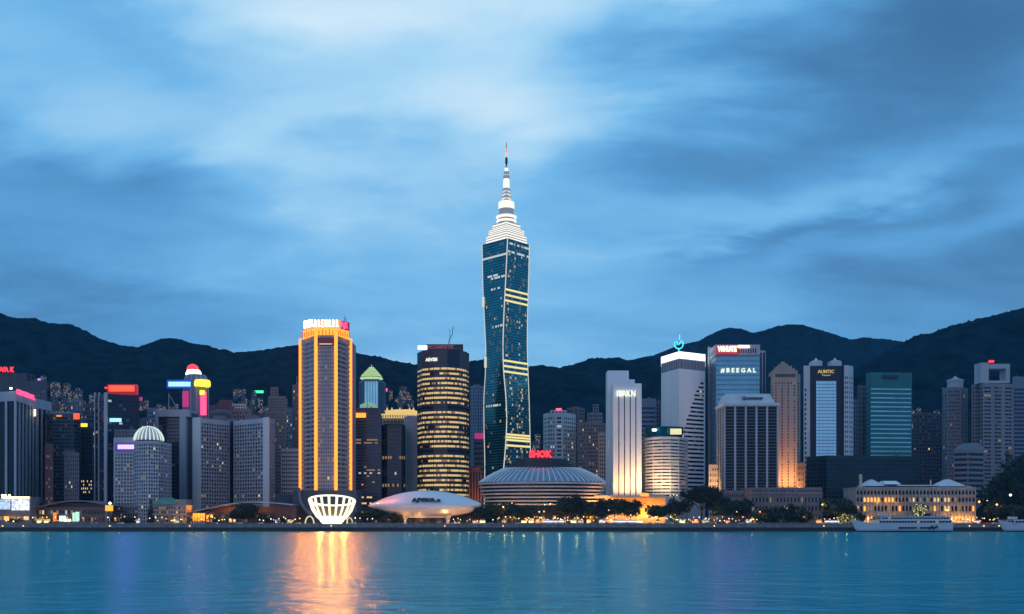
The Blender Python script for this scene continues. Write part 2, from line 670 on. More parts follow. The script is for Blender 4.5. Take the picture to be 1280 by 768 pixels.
sheet('harbour_water', -6000, 6000, -600, 801, 0, water_mat())
PAVE = pmat('promenade_paving', (0.24, 0.23, 0.24), var=.25, vscale=.3)
ASPH = pmat('asphalt', (0.05, 0.05, 0.055), var=.2, vscale=.2)
LAND = pmat('city_ground', (0.07, 0.07, 0.075), var=.3, vscale=.02)
LINE = pmat('road_paint', (0.7, 0.7, 0.68), var=.1)
sheet('ground', -6000, 6000, 801, 9000, GZ - .14, LAND)
m = MB()
m.box(-2500, 2500, 801.2, 809, GZ - .6, GZ)
tag(m.build('promenade', PAVE), kind='structure', label=None)
sheet('waterfront_road', -2500, 2500, 809.2, 822, GZ - .13, ASPH)
m = MB()
for i in range(-80, 80):
    m.box(i * 8.0, i * 8.0 + 3, 815.4, 815.6, GZ - .125, GZ - .115)
mk = tag(m.build('lane_markings', LINE), kind='structure', label=None)
m = MB()
m.box(-2500, 2500, 822.2, 826, GZ - .6, GZ)
tag(m.build('pavement', PAVE), kind='structure', label=None)

SEAW = pmat('seawall_concrete', (0.20, 0.19, 0.20), var=.3, vscale=.25)
SEAD = pmat('wet_seawall_stone', (0.028, 0.026, 0.028), var=.4, vscale=.4, rough=.6)
rt = root('seawall', (0, 800.5, 0), 'long dark concrete seawall with a paler top course along the water', 'seawall')
m = MB()
m.box(-2500, 2500, 800.0, 801.15, -3, 3.2)
m.build('wet_course', SEAD, rt)
m = MB()
m.box(-2500, 2500, 799.9, 801.15, 3.2, 5.7)
m.build('wall', SEAW, rt)
m = MB()
m.box(-2500, 2500, 799.6, 801.3, 5.7, 6.05)
m.build('coping', PAVE, rt)
rt = root('railing', (0, 801.6, GZ), 'thin grey promenade railing running along the top of the seawall', 'railing')
m = MB()
for z in (7.05, 6.6, 6.3):
    m.box(-520, 520, 801.56, 801.64, z, z + .06)
m.build('rail', STEEL, rt)
m = MB()
for i in range(-260, 261):
    m.box(i * 2 - .04, i * 2 + .04, 801.50, 801.55, GZ, 7.15)
p = m.build('railing_post', STEEL, rt)
p['kind'] = 'stuff'

FOREST = pmat('forest', (0.004, 0.020, 0.028), rough=1.0, var=.7, vscale=.03, spec=0.0)


def hill(name, Yr, Yf, ridge, amp, seed, tail=1500, nx=420, ny=110):
    r = np.random.default_rng(seed)
    rp = np.array(ridge, float)
    xs_r, zs_r = (rp[:, 0] - 640) / F * Yr, EYE + (HZ - rp[:, 1]) / F * Yr
    xs = np.linspace(xs_r[0], xs_r[-1], nx)
    ys = np.concatenate([np.linspace(Yf, Yr, int(ny * .75)), np.linspace(Yr, Yr + tail, int(ny * .25))[1:]])
    Xg, Yg = np.meshgrid(xs, ys)
    zr = np.interp(Xg, xs_r, zs_r)
    t = np.where(Yg <= Yr, (Yg - Yf) / (Yr - Yf), 1 - (Yg - Yr) / tail * .9)
    t = np.clip(t, 0, 1)
    prof = .28 * t + .72 * t * t * (3 - 2 * t)

    def vn(x, y, s):
        q = np.zeros_like(x)
        for k in range(5):
            a, ph = r.uniform(0, 6.28), r.uniform(0, 6.28)
            f = s * r.uniform(.6, 1.6)
            q += np.sin((x * math.cos(a) + y * math.sin(a)) * f + ph + 1.7 * np.sin((x * math.sin(a) - y * math.cos(a)) * f * .7 + ph))
        return q / 5
    gul = np.abs(vn(Xg, Yg * .35, .013)) + .5 * np.abs(vn(Xg, Yg * .4, .031))
    mid = 4 * t * (1 - t)
    z = 2 + (zr - 2) * prof - amp * gul * np.where(Yg <= Yr, mid, .3)
    z += r.normal(0, 1.0, z.shape) * 1.3 * np.clip(t * 4, 0, 1) + 1.4 * vn(Xg, Yg, .09) * np.clip(t * 4, 0, 1)
    z[0] = 0
    V = np.stack([Xg, Yg, z], -1).reshape(-1, 3)
    ny_, nx_ = Xg.shape
    idx = np.arange(ny_ * nx_).reshape(ny_, nx_)
    Q = np.stack([idx[:-1, :-1], idx[:-1, 1:], idx[1:, 1:], idx[1:, :-1]], -1).reshape(-1, 4)
    me = bpy.data.meshes.new(name)
    me.from_pydata(V.tolist(), [], Q.tolist())
    me.polygons.foreach_set('use_smooth', [True] * len(Q))
    me.materials.append(FOREST)
    ob = bpy.data.objects.new(name, me)
    COL.objects.link(ob)
    tag(ob, None, kind='structure')

    def height(x, y):
        i = np.clip(np.searchsorted(xs, x), 1, nx_ - 1)
        j = np.clip(np.searchsorted(ys, y), 1, ny_ - 1)
        return float(z[j, i])
    return height


RIDGE_A = [(-420, 360), (-200, 372), (-60, 380), (0, 391), (18, 398), (45, 398), (62, 405), (88, 405), (105, 413), (125, 424), (150, 431), (167, 435), (185, 434), (200, 428),
           (213, 423), (226, 425), (240, 430), (256, 431), (272, 436), (296, 441), (320, 439), (337, 437), (360, 434), (372, 431), (400, 432), (440, 440), (470, 446), (500, 453),
           (520, 456), (560, 459), (588, 451), (606, 450), (635, 456), (662, 458), (680, 457), (700, 460), (720, 455), (738, 448), (752, 448), (772, 448), (783, 451), (803, 448),
           (822, 449), (845, 456), (880, 470), (930, 490), (1000, 520), (1100, 560)]
RIDGE_B = [(640, 500), (720, 462), (790, 450), (815, 445), (835, 437), (850, 431), (872, 427), (882, 421), (897, 414), (910, 410), (926, 411), (941, 417), (956, 413), (970, 408), (983, 406),
           (1000, 406), (1020, 412), (1040, 418), (1060, 425), (1080, 422), (1090, 423), (1106, 424), (1122, 427), (1160, 430), (1250, 440), (1400, 470)]
RIDGE_C = [(960, 545), (1000, 510), (1040, 482), (1070, 462), (1100, 444), (1120, 432), (1138, 424), (1150, 418), (1162, 417), (1178, 411), (1200, 405), (1225, 398), (1236, 396), (1258, 390),
           (1280, 385), (1340, 374), (1450, 380), (1700, 420)]
hA = hill('wooded_hill', 2400, 1450, RIDGE_A, 42, 3, nx=560)
hB = hill('far_hill', 3900, 2700, RIDGE_B, 34, 5)
hC = hill('steep_hill', 2300, 1450, RIDGE_C, 42, 9)

# ------------------------------------------------------------------ dusk haze in the air
hz = bpy.data.materials.new('dusk_haze')
hz.use_nodes = True
hn = hz.node_tree
hn.nodes.remove(hn.nodes['Principled BSDF'])
pv = hn.nodes.new('ShaderNodeVolumePrincipled')
pv.inputs['Color'].default_value = (0.20, 0.58, 1.0, 1)
pv.inputs['Density'].default_value = 0.000040
hn.links.new(pv.outputs[0], hn.nodes['Material Output'].inputs['Volume'])
m = MB()
m.box(-6200, 6200, -800, 9200, -6, 640)
tag(m.build('haze', hz), None, kind='stuff')

# ------------------------------------------------------------------ the twisted tower
def interp(tab, v):
    return float(np.interp(v, [a for a, _ in tab], [b for _, b in tab]))


def smooth_tab(tab):
    ks = np.arange(296, 660, 3.0)
    raw = np.array([interp(tab, k) for k in ks])
    ker = np.hanning(15)
    ker /= ker.sum()
    return list(zip(ks, np.convolve(np.pad(raw, 7, 'edge'), ker, 'valid')))


TL = smooth_tab([(300, 603), (360, 604), (400, 606), (440, 608), (470, 607), (500, 605), (540, 605.5), (580, 606.5), (620, 606), (660, 605)])
TCn = smooth_tab([(300, 634.8), (360, 632), (400, 629.8), (440, 628.6), (470, 629.5), (500, 632.5), (530, 633.6), (560, 632), (600, 628.5), (640, 625), (660, 624)])
TR = smooth_tab([(300, 661.5), (360, 660), (400, 658.8), (440, 658.6), (470, 659.8), (500, 661), (560, 662.5), (600, 664), (660, 666)])
YT, HWT = 1010.0, 24.0
rt_tower = root('twisted_skyscraper', (X(633, YT), YT, GZ), 'tallest tower, twisting blue green glass with white lit edges and a stepped glowing crown', 'skyscraper')
ztop = Z(306, YT)


def tcorner(z):
    py = HZ - (z - EYE) / YT * F
    l, c, r = interp(TL, py), interp(TCn, py), interp(TR, py)
    Yc = YT - HWT
    pc = Vector((X(c, Yc), Yc))
    pl, pr = Vector((X(l, YT), YT)), Vector((X(r, YT), YT))
    return pl, pc, pr, pl + pr - pc


NR, NB = 104, 20
rr = random.Random(4)
runs = {}


def tlit(side, i, pyc):
    # which windows of the two visible faces are lit
    if side == 1:
        for a in (365.5, 371.5, 377.5, 453, 459.5, 465, 546, 552, 557.5):
            if abs(pyc - a) < 1.75:
                return 2
        if 380 < pyc < 450 and i in (2, 3, 13) and rr.random() < .4:
            return rr.choice((1, 4))
        if 320 < pyc < 350 and i in (2, 3, 6, 7) and rr.random() < .35:
            return rr.choice((1, 4))
        if 468 < pyc < 545 and i in (4, 5, 9, 11, 13, 14) and rr.random() < .30:
            return rr.choice((1, 4))
        if 560 < pyc < 620 and rr.random() < .14:
            return 1
        if abs(pyc - 308) < 2 and i > 1 and rr.random() < .8 or abs(pyc - 319) < 1.5 and rr.random() < .7:
            return 3
        return 1 if rr.random() < .012 else (4 if rr.random() < .10 else 0)
    if side == 0:
        if abs(pyc - 319.5) < 1.6:
            return 3
        for a, i0, i1 in ((345, 4, 12), (348, 6, 18), (363, 6, 14), (410, 8, 18), (507, 2, 14), (590, 3, 14)):
            if abs(pyc - a) < 1.5 and i0 <= i <= i1 and rr.random() < .75:
                return 3
        return 1 if rr.random() < .006 else (4 if rr.random() < .03 else 0)
    return 0


mw, mg = MB(), MB()
zs = np.linspace(GZ, ztop, NR + 1)
for j in range(NR):
    za, zb = zs[j], zs[j + 1]
    zm = za + (zb - za) * .72
    ca, cm, cb = tcorner(za), tcorner(zm), tcorner(zb)
    for sd in range(4):
        a0, a1 = ca[sd], ca[(sd + 1) % 4]
        m0, m1 = cm[sd], cm[(sd + 1) % 4]
        b0, b1 = cb[sd], cb[(sd + 1) % 4]
        mw.face([(*m0, zm), (*m1, zm), (*b1, zb), (*b0, zb)])
        nb = NB if sd < 2 else 1
        pyc = HZ - ((za + zm) / 2 - EYE) / (YT - HWT / 2) * F
        for i in range(nb):
            s, t = i / nb, (i + 1) / nb
            mg.face([(*a0.lerp(a1, s), za), (*a0.lerp(a1, t), za), (*m0.lerp(m1, t), zm), (*m0.lerp(m1, s), zm)], tlit(sd, i, pyc))
SPAND = pmat('teal_spandrel', (0.032, 0.26, 0.31), rough=.22, metal=.5, var=.15, vscale=.1)
mw.face([(*p, ztop) for p in tcorner(ztop)])
mw.build('spandrel_cladding', SPAND, rt_tower)
mg.build('curtain_wall_glazing', [G_TEAL, emat('lit_window_pale', (1.0, 0.82, 0.45), .55), E_YROW, emat('lit_window_white', (.9, .95, .9), .6), emat('lit_window_faint', (1.0, .8, .45), .11)], rt_tower)
for k, rad in ((0, .36), (1, .5), (2, .4)):
    m = MB()
    for_pts = []
    zlo = Z(640, YT)
    for z in np.linspace(zlo, ztop, 70):
        c = tcorner(z)[k]
        out = (c - Vector((X(633, YT), YT))).normalized() * .35
        for_pts.append((c.x + out.x, c.y + out.y, z))
    m.tube(for_pts, rad, 5)
    m.build('edge_light', E_EDGE, rt_tower)
# mid-height light boxes on the left edge
for pa, pb in ((372, 384), (447, 460)):
    c = tcorner(Z((pa + pb) / 2, YT))[0]
    m = MB()
    m.box(c.x - 1.8, c.x + .6, c.y - 2.2, c.y - .6, Z(pb, YT), Z(pa, YT))
    m.build('light_box', E_EDGE, rt_tower)
cx = X(633, YT)


def tier(name, mat, prof, n, ph, mats=None):
    m = MB()
    m.lathe([(r * YT / F, Z(py, YT)) for r, py in prof], cx, YT, n, 0, 1, ph, mats=mats)
    return m.build(name, mat, rt_tower)


SQ = -math.pi / 2
CR = [E_CROWN, emat('dim_crown_recess', (.75, .85, 1), .16, (.2, .25, .3))]  # the recesses carry the crown's floodlight too, as faint emission
def floors(name, r, y0, y1, n, taper, last):
    pr, mt = [], []
    h = (y0 - y1) / n
    for k in range(n):
        y, rr_ = y0 - k * h, r - taper * k
        pr += [(rr_, y), (rr_, y - h * .62), (rr_ - .7, y - h * .66), (rr_ - .7, y - h * .97)]
        mt += [0, 1, 1, 1]
    pr.append((last, y1 - .4))
    tier(name, CR, pr, 4, SQ, mt)


floors('crown_tier', 25.6, 305, 295.5, 3, .25, 23)
floors('crown_tier', 22.4, 295, 288, 3, .25, 20)
floors('crown_tier', 17.6, 287.6, 281.2, 2, .3, 14)
tier('crown_lantern', CR, [(11, 281), (11, 279), (12.6, 278), (12.6, 276.5), (10.6, 276), (10.6, 274), (13, 272.8), (13, 271.3), (9.4, 270), (9.4, 268.5)], 12, 0, [1, 0, 0, 1, 1, 0, 0, 0, 1])
tier('crown_drum', CR, [(9, 269), (9, 263), (9.9, 262.4), (9.9, 254), (9.2, 253.2), (7.6, 252.6)], 16, 0, [1, 1, 0, 0, 0])
tier('spire', CR, [(3.4, 253), (3.0, 237), (3.9, 236), (4.0, 231), (3.6, 224), (2.0, 223), (1.5, 216), (2.2, 215), (2.3, 210.5), (1.0, 208)], 10, 0, [1, 1, 0, 0, 1, 1, 1, 0, 1])
for ra, rb, ya, yb in ((6.2, 4.6, 253, 236), (3.6, 2.4, 223.5, 214.5)):
    for q in range(8):
        t = 2 * math.pi * q / 8
        m = MB()
        m.tube([(cx + ra * YT / F * math.cos(t), YT + ra * YT / F * math.sin(t), Z(ya, YT)), (cx + rb * YT / F * math.cos(t), YT + rb * YT / F * math.sin(t), Z(yb, YT))], .42, 4)
        m.build('spire_strut', WPAINT, rt_tower)
for py, r_ in ((249, 6.3), (244, 5.9), (240, 5.4), (219, 3.4)):
    tier('spire_gallery', CR, [(r_, py), (r_, py - 1.2), (r_ - 1.2, py - 1.3)], 12, 0, [1, 0])
tier('mast', [STEEL, DSTEEL, E_EDGE, E_PINK], [(.9, 208), (.9, 205), (1.6, 204.5), (1.6, 198), (.8, 197.5), (.8, 196.5), (1.5, 196), (1.5, 191), (.8, 190.6), (.7, 186), (.45, 185.6), (.3, 178)], 8, 0, [1, 1, 1, 0, 1, 2, 2, 2, 3, 3, 1])


def glint_spot(rt, px, py, Y, e, col, size=120):  # added unseen spot aimed at the water to colour its reflection
    p = (X(px, Y), Y, Z(py, Y))
    lamp(rt, 'SPOT', p, e, col, R(size), (p[0] * .5, 300, 0), blend=.5, radius=1.6)

# ------------------------------------------------------------------ buildings, left to right
# -- far left: dark tower with pale fins and red signs
rt = tower('office_tower', 'dark tower with pale vertical fins and one small red sign on its right-hand face', 'office tower', [(-28, 930), (20, 915), (47, 975)], 489, 30,
           W_LIGHT, G_DARK, [4, 6], 1, plant=False, ww=.80, wh=1, depth=1.2, corner=1.2, top=9)
letters(rt, 'CEUTEUVIL', 20, 43, 490.5, 496.5, 913.5, E_PINK, Y1=966)
sub(rt, 'roof_lamp', E_WARMW, 12, 14.5, 484.5, 486.5, 915, 1)
sub(rt, 'wall_lamp', E_WARMW, 42.6, 44, 512, 520, 958, 1)
rt = tower('office_tower', 'wide dark tower behind the finned one, red roof sign at the edge of the view', 'office tower', [(-40, 1080), (59, 1080)], 476, 30,
           W_DIM, G_NAVY, 14, 36, plant=False, ww=.8, wh=.5, corner=1.5, top=10, radial=True, lit=rlit(.002, .006, .002, 3))
poly, a, b, _ = block(rt, [(-40, 1084), (33, 1084)], 466.5, 20, W_DIM, G_DARK, 6, 2, zbase=Z(476, 1084), names=('penthouse', 'penthouse_glazing'), top=1)
letters(rt, 'SOVA K', -8, 18, 459, 465.5, 1086, E_RED)

# -- round topped teal block with small rooftop signs and its neighbours
rt = tower('office_tower', 'round-topped dark teal glass block with small orange rooftop signs', 'office tower', [(58, 985), (66, 978), (92, 978), (101, 986)], 517, 40,
           W_DIM, G_TEAL, [2, 7, 3], 30, plant=False, ww=.85, wh=.55, corner=.3, top=3, radial=True, lit=rlit(0, .004, .003, 5))
m = MB()
m.lathe([(X(663, 978), Z(517, 978)), (X(663, 978), Z(515.5, 978)), (X(658, 978), Z(513.6, 978)), (0, Z(513, 978))], X(79.5, 1002), 1002, 24, 0, .9)
m.build('roof', W_BLUE, rt)
sub(rt, 'sign', E_ORNG, 70.5, 76.5, 519, 521, 976, 1)
sub(rt, 'sign', E_REDOR, 92, 98.5, 517, 524, 977, 1.5)
rt = tower('office_block', 'dim narrow block with a small yellow rooftop sign beside the teal block', 'office block', [(100, 1010), (116, 1010)], 534, 30,
           W_DIM, G_DARK, 6, 26, plant=False, ww=.5, wh=.5, radial=True, lit=lambda i, j: (1 if random.random() < .45 else 0) if j in (14, 15, 16, 17, 21, 22) else 0)
sub(rt, 'sign', E_YEL, 100.5, 108.5, 529.5, 533.5, 1009, 1.5)
tower('office_block', 'dark slab with a dim window grid low in front of the teal block', 'office block', [(80, 940), (99, 940)], 566, 25,
      W_GREY, G_DARK, 7, 16, ww=.6, wh=.55, radial=True, lit=rlit(.01, .03, 0, 8))
tower('apartment_tower', 'slim red brown tiled tower between dark office blocks', 'apartment tower', [(56, 930), (66.5, 930)], 556, 14,
      W_RED, G_DARK, 3, 20, ww=.4, wh=.5, radial=True, lit=rlit(.02, .05, 0, 9))
tower('office_block', 'black glass block standing just left of the slim red brown tower', 'office block', [(46, 1000), (58, 1000)], 516, 25,
      W_DARK, G_DARK, 4, 24, ww=.7, wh=.6, radial=True, lit=rlit(.0, .01, .01, 10))

# -- dark tower with glowing red roof sign
rt = tower('office_tower', 'dark tower with pale corner piers under a glowing red orange roof sign', 'office tower', [(118, 962), (132, 930), (174, 948)], 492, 30,
           W_NAVY, G_NAVY, [3, 8], 34, plant=False, ww=.9, wh=.6, corner=2.2, top=5, radial=True, lit=rlit(0, .004, .004, 11))
for a, Y in ((119, 958), (124, 948), (132.2, 929)):
    m = MB()
    x = X(a, Y)
    wdt = 2.6 if a > 130 else 1.0
    m.box(x - wdt / 2, x + wdt / 2, Y - 1.2, Y + 1.4, GZ, Z(491, Y))
    m.build('pier', W_LIGHT, rt)
m = MB()
m.box(X(134, 940), X(170, 940), 940, 946, Z(492, 932), Z(480.5, 940))
m.build('sign_halo_board', emat('red_sign_halo', (1, .0, .02), .30), rt)  # added board: the red sign's halo put in as dim emission
sub(rt, 'sign', E_REDOR, 136, 167.5, 482.2, 489.2, 938.6, 1.2)
sub(rt, 'sign', E_MAG, 170, 177, 496.5, 501, 949, 2)
sub(rt, 'sign', E_BLUEW, 137, 151, 523, 527.3, 929.5, 1.5)
sub(rt, 'aviation_lamp', E_RED, 131, 134, 484, 486, 940, 1)

# -- grey gridded block with violet sign, domed tower
rt = tower('apartment_tower', 'grey gridded block with a glowing violet white sign near its top', 'apartment tower', [(142, 900), (170.5, 900)], 547, 26,
           W_LIGHT, G_DARK, 7, 20, plant=False, ww=.6, wh=.6, corner=1, top=14, radial=True, lit=rlit(.004, .02, 0, 12))
poly, a, b, _ = block(rt, [(143, 908), (173, 908)], 537, 18, W_GREY, G_DARK, 7, 2, zbase=Z(547, 900), radial=True, names=('penthouse', 'penthouse_glazing'), top=1)
sub(rt, 'sign_halo_board', emat('violet_sign_halo', (.16, .05, .9), .35), 144, 170, 553.8, 564, 899.2, .6)  # added panel glowing violet in place of the halo around the sign
sub(rt, 'sign', E_PURP, 147, 167.5, 556, 561.5, 898.0, 1.1)
for a in (150, 158, 166):
    glint_spot(rt, a, 558, 880, 8000, (.55, .20, 1))  # added unseen violet spots for the streak in the water
rt = tower('domed_tower', 'pale gridded tower with a white lit ribbed dome on top', 'tower', [(167.5, 890), (173, 880), (185, 875), (198, 880), (204, 890)], 551, 22,
           W_LIGHT, G_DARK, [2, 4, 4, 2], 22, plant=False, ww=.6, wh=.6, corner=.3, top=2, lit=rlit(.004, .02, .01, 13))
cxd, cyd, rd = X(186, 893), 893, 17.6 * 893 / F
m = MB()
zb, zt = Z(551, 893), Z(533, 893)
dome = [(rd, 0), (rd * .98, .22), (rd * .86, .5), (rd * .66, .76), (rd * .4, .93), (.5, 1.0)]
m.lathe([(r * .95, zb + (zt - zb) * t) for r, t in dome], cxd, cyd, 24, 0, 1)
m.build('dome', W_PALE, rt, smooth=True)
for q in range(22):
    a = 2 * math.pi * q / 22
    m = MB()
    m.tube([(cxd + r * math.cos(a), cyd + r * math.sin(a), zb + (zt - zb) * t) for r, t in dome], [.55, .55, .5, .4, .3, .2], 4)
    m.build('dome_rib', E_EDGE if False else emat('lit_dome_rib', (.85, 1, .95), .85) if q == 0 else bpy.data.materials['lit_dome_rib'], rt)

# -- portal framed dark tower
rt = root('office_tower', (X(215, 985), 1000, GZ), 'dark glass tower inside a pale portal frame, thin crane mast on its roof', 'office tower')
block(rt, [(197.5, 987), (224, 987)], 521, 26, W_DARK, G_NAVY, 5, 30, ww=.95, wh=.7, corner=.2, top=1, radial=True, names=('core', 'core_glazing'), lit=rlit(0, .002, .003, 14))
sub(rt, 'frame_beam', W_LIGHT, 194, 236, 512, 521, 984, 28)
sub(rt, 'frame_pier', W_LIGHT, 194, 197.4, 521, 652.5, 984, 28)
sub(rt, 'frame_pier', W_LIGHT, 224.2, 232, 521, 652.5, 984, 28)
sub(rt, 'stair_core', W_DIM, 232.1, 240, 516, 652.5, 992, 20)
m = MB()
Yc = 990
m.tube([(X(211, Yc), Yc, Z(512, Yc)), (X(211, Yc), Yc, Z(492, Yc))], .5, 5)
m.build('crane_mast', STEEL, rt)
m = MB()
m.tube([(X(211, Yc), Yc, Z(492.5, Yc)), (X(221.5, Yc), Yc, Z(511, Yc))], .4, 5)
m.build('crane_jib', STEEL, rt)

# -- round tower with coloured neon
Yn = 1050
cxn = X(245, Yn)
S_ = Yn / F
rt = root('neon_tower', (cxn, Yn, GZ), 'round grey tower with red cap, white ring and blue, yellow and red neon', 'tower')
m = MB()
m.lathe([(15 * S_, GZ), (15 * S_, Z(480, Yn)), (13.5 * S_, Z(474, Yn)), (10.5 * S_, Z(469, Yn))], cxn, Yn, 28)
m.build('shaft', W_BLUE, rt)
for q in range(14):
    a = 2 * math.pi * q / 14 + .1
    m = MB()
    m.tube([(cxn + r * S_ * math.cos(a), Yn + r * S_ * math.sin(a), Z(py, Yn)) for r, py in ((15.2, 560), (15.2, 480), (13.7, 474), (10.7, 469))], .5, 4)
    m.build('shaft_rib', W_LIGHT, rt)
m = MB()
m.lathe([(9.5 * S_, Z(469, Yn)), (9.3 * S_, Z(466.5, Yn)), (7.6 * S_, Z(463, Yn))], X(242, Yn), Yn, 24)
m.build('ring_light', E_WHITE, rt)
m = MB()
m.lathe([(7 * S_, Z(463, Yn)), (7 * S_, Z(460.5, Yn)), (5.4 * S_, Z(457.5, Yn)), (1.5 * S_, Z(455.5, Yn))], X(241, Yn), Yn, 20)
m.build('cap', E_RED, rt)
sub(rt, 'sign_halo_board', emat('blue_sign_halo', (.0, .12, 1), .5), 208.5, 239, 475, 485.5, Yn - 14.4, 1.2)  # blue halo of the sign, put in as a faintly glowing added board
sub(rt, 'sign', E_BLUEW, 210.5, 237.5, 477.5, 483, Yn - 16, 1.5)
m = MB()
m.lathe([(9.3 * S_, Z(483.5, Yn - 10)), (9.8 * S_, Z(481.5, Yn - 10)), (9.6 * S_, Z(477.5, Yn - 10)), (8.6 * S_, Z(475.5, Yn - 10))], X(253, Yn - 10), Yn - 10, 20)
m.build('sign', E_YEL, rt)
sub(rt, 'sign', E_MAG, 228, 235.5, 489, 509, Yn - 13.6, 1.2)
sub(rt, 'sign', E_PINK, 250.5, 257.5, 490, 519, Yn - 13.6, 1.2)
sub(rt, 'sign', E_YEL, 249.5, 255.5, 488, 493.5, Yn - 15, 1.2)

for a, b in ((238, 500), (250, 480), (244, 460)):
    glint_spot(rt, a, b, Yn - 22, 18000, (.9, .22, .8))  # unseen spots added to tint the water below the neon

# -- pale old block with mansard roofs, behind the twin slabs
rt = tower('apartment_block', 'pale pinkish block with tiled mansard roof showing above the twin slabs', 'apartment block', [(263, 1080), (314, 1080)], 512, 30,
           W_PINK, G_DARK, 14, 30, plant=False, ww=.5, wh=.55, radial=True, lit=rlit(.005, .03, 0, 15))
block(rt, [(290, 1086), (308, 1086)], 505, 18, W_PALE, G_DARK, 5, 2, zbase=Z(512, 1080), radial=True, names=('upper_storey', 'upper_glazing'), top=1)
m = MB()
Ym = 1090
m.prism([(X(267, Ym), Ym - 6), (X(296, Ym), Ym - 6), (X(296, Ym), Ym + 12), (X(267, Ym), Ym + 12)], Z(512, 1080), Z(500, Ym), 0,
        [(X(275, Ym), Ym), (X(288, Ym), Ym), (X(288, Ym), Ym + 6), (X(275, Ym), Ym + 6)])
m.build('mansard_roof', W_RED, rt)
m = MB()
Ym = 1040
rt2 = root('round_hall', (X(275, Ym), Ym, GZ), 'dark flat dome roof rising just behind the left twin slab', 'building')
m.lathe([(13 * Ym / F, GZ), (13 * Ym / F, Z(517, Ym)), (10 * Ym / F, Z(514, Ym)), (4 * Ym / F, Z(512.5, Ym)), (.2, Z(512, Ym))], X(275, Ym), Ym, 24, 0, .8)
m.build('drum_and_dome', W_DIM, rt2)

# -- twin residential slabs
for nm, fr, sd, endp in (('left', [(241, 938), (251, 932), (287, 962)], 16, 0), ('right', [(292, 962), (329, 934), (337, 932), (344, 950)], 17, 1)):
    lab = ('left of two matching grey apartment slabs, pale end pier on its left edge' if nm == 'left' else 'right of two matching grey apartment slabs, pale end pier towards the gold tower')
    by = [1, 11] if nm == 'left' else [11, 1, 4]
    ex = (lambda i, j: True)
    rt = root('apartment_slab', (X(fr[1][0], 950), 955, GZ), lab, 'apartment block', 'twin apartment slabs')
    poly = foot(fr, 22, True)
    Yr = min(y for _, y in fr)
    z1 = Z(522.5, Yr)
    w, g = MB(), MB()
    lt = rlit(.004, .02, .004, sd)
    for i in range(len(poly)):
        a, b = poly[i], poly[(i + 1) % len(poly)]
        if i < len(fr) - 1:
            plain = by[i] == 1
            facade(w, None if plain else g, a, b, GZ, z1, by[i], 24, ww=.70, wh=.62, depth=.9, corner=.5, top=4, bot=10, lit=lt, exist=(lambda i, j: False) if plain else (lambda i, j: True))
        else:
            facade(w, None, a, b, GZ, z1, 0, 24, top=4, bot=10, corner=.5, exist=lambda i, j: False)
    w.face([(*p, z1) for p in poly])
    w.build('wall', W_LIGHT, rt)
    kp = 0 if nm == 'left' else 1
    pa, pb_ = Vector(poly[kp]), Vector(poly[kp + 1])
    du = (pb_ - pa).normalized() * .15
    nu = Vector((du.y, -du.x)).normalized()
    m = MB()
    m.prism([tuple(pa + nu * .5 + du), tuple(pb_ + nu * .5 - du), tuple(pb_ + nu * .05 - du), tuple(pa + nu * .05 + du)], GZ, z1 + .6)
    m.build('end_pier', W_PALE, rt)
    g.build('glazing', GLZ(G_DARK), rt)
    # flat balconies: one slab on each floor of the wide face
    k = 1 if nm == 'left' else 0
    a, b = Vector(poly[k]), Vector(poly[k + 1])
    dd = (b - a).normalized()
    nn = Vector((dd.y, -dd.x))
    m = MB()
    for j in range(24):
        z = GZ + 10 + (z1 - 4 - GZ - 10) * j / 24
        q = [a + dd * .8 + nn * .02, b - dd * .8 + nn * .02, b - dd * .8 + nn * .55, a + dd * .8 + nn * .55]
        m.prism([tuple(p) for p in q], z - .2, z + .5)
    pb = m.build('balcony_slab', W_LIGHT, rt)
    pb['kind'] = 'stuff'
    m = MB()
    c = (a + b) / 2
    m.box(c.x - 5, c.x + 7, c.y + 9, c.y + 16, z1, z1 + 4.5)
    m.build('plant_room', W_GREY, rt)
tower('office_tower', 'dark blue recessed tower seen in the gap between the twin slabs', 'office tower', [(284, 985), (296, 985)], 524, 20, W_BLUE, G_NAVY, 3, 1, plant=False, ww=.6, wh=1, radial=True)

# -- dim blocks that fill the gaps of the left skyline
for a, b, t, Y, wm, lb in ((103, 119, 507, 1240, W_DIM, 'dim block behind, between the teal block and the red-signed tower'), (174, 186, 524, 1180, W_DIM, 'dim narrow block right behind the red-signed tower'),
                           (184, 199, 512, 1300, W_BLUE, 'dim blue block behind the domed tower'), (160, 172, 530, 1220, W_PINK, 'dim mauve block above the violet-signed block'), (88, 104, 500, 1330, W_BLUE, 'faint block farthest back above the teal block'),
                           (60, 74, 506, 1300, W_DIM, 'faint dim block at the right shoulder of the far-left tower'), (312, 334, 520, 1230, W_DIM, 'dim block between the mansard block and the dusky stepped tower'), (355, 368, 512, 1260, W_BLUE, 'dim blue block behind the dusky stepped tower'),
                           (258, 270, 508, 1200, W_DIM, 'dim block just right of the neon tower'), (228, 240, 522, 1160, W_DIM, 'dim block at the foot of the neon tower')):
    tower('apartment_tower', lb, 'apartment tower', [(a, Y), (b, Y)], t, 18, wm, G_DARK, max(4, int((b - a) / 2.2)), 28, radial=True, ww=.55, wh=.55, lit=rlit(.015, .04, .01, int(a)))

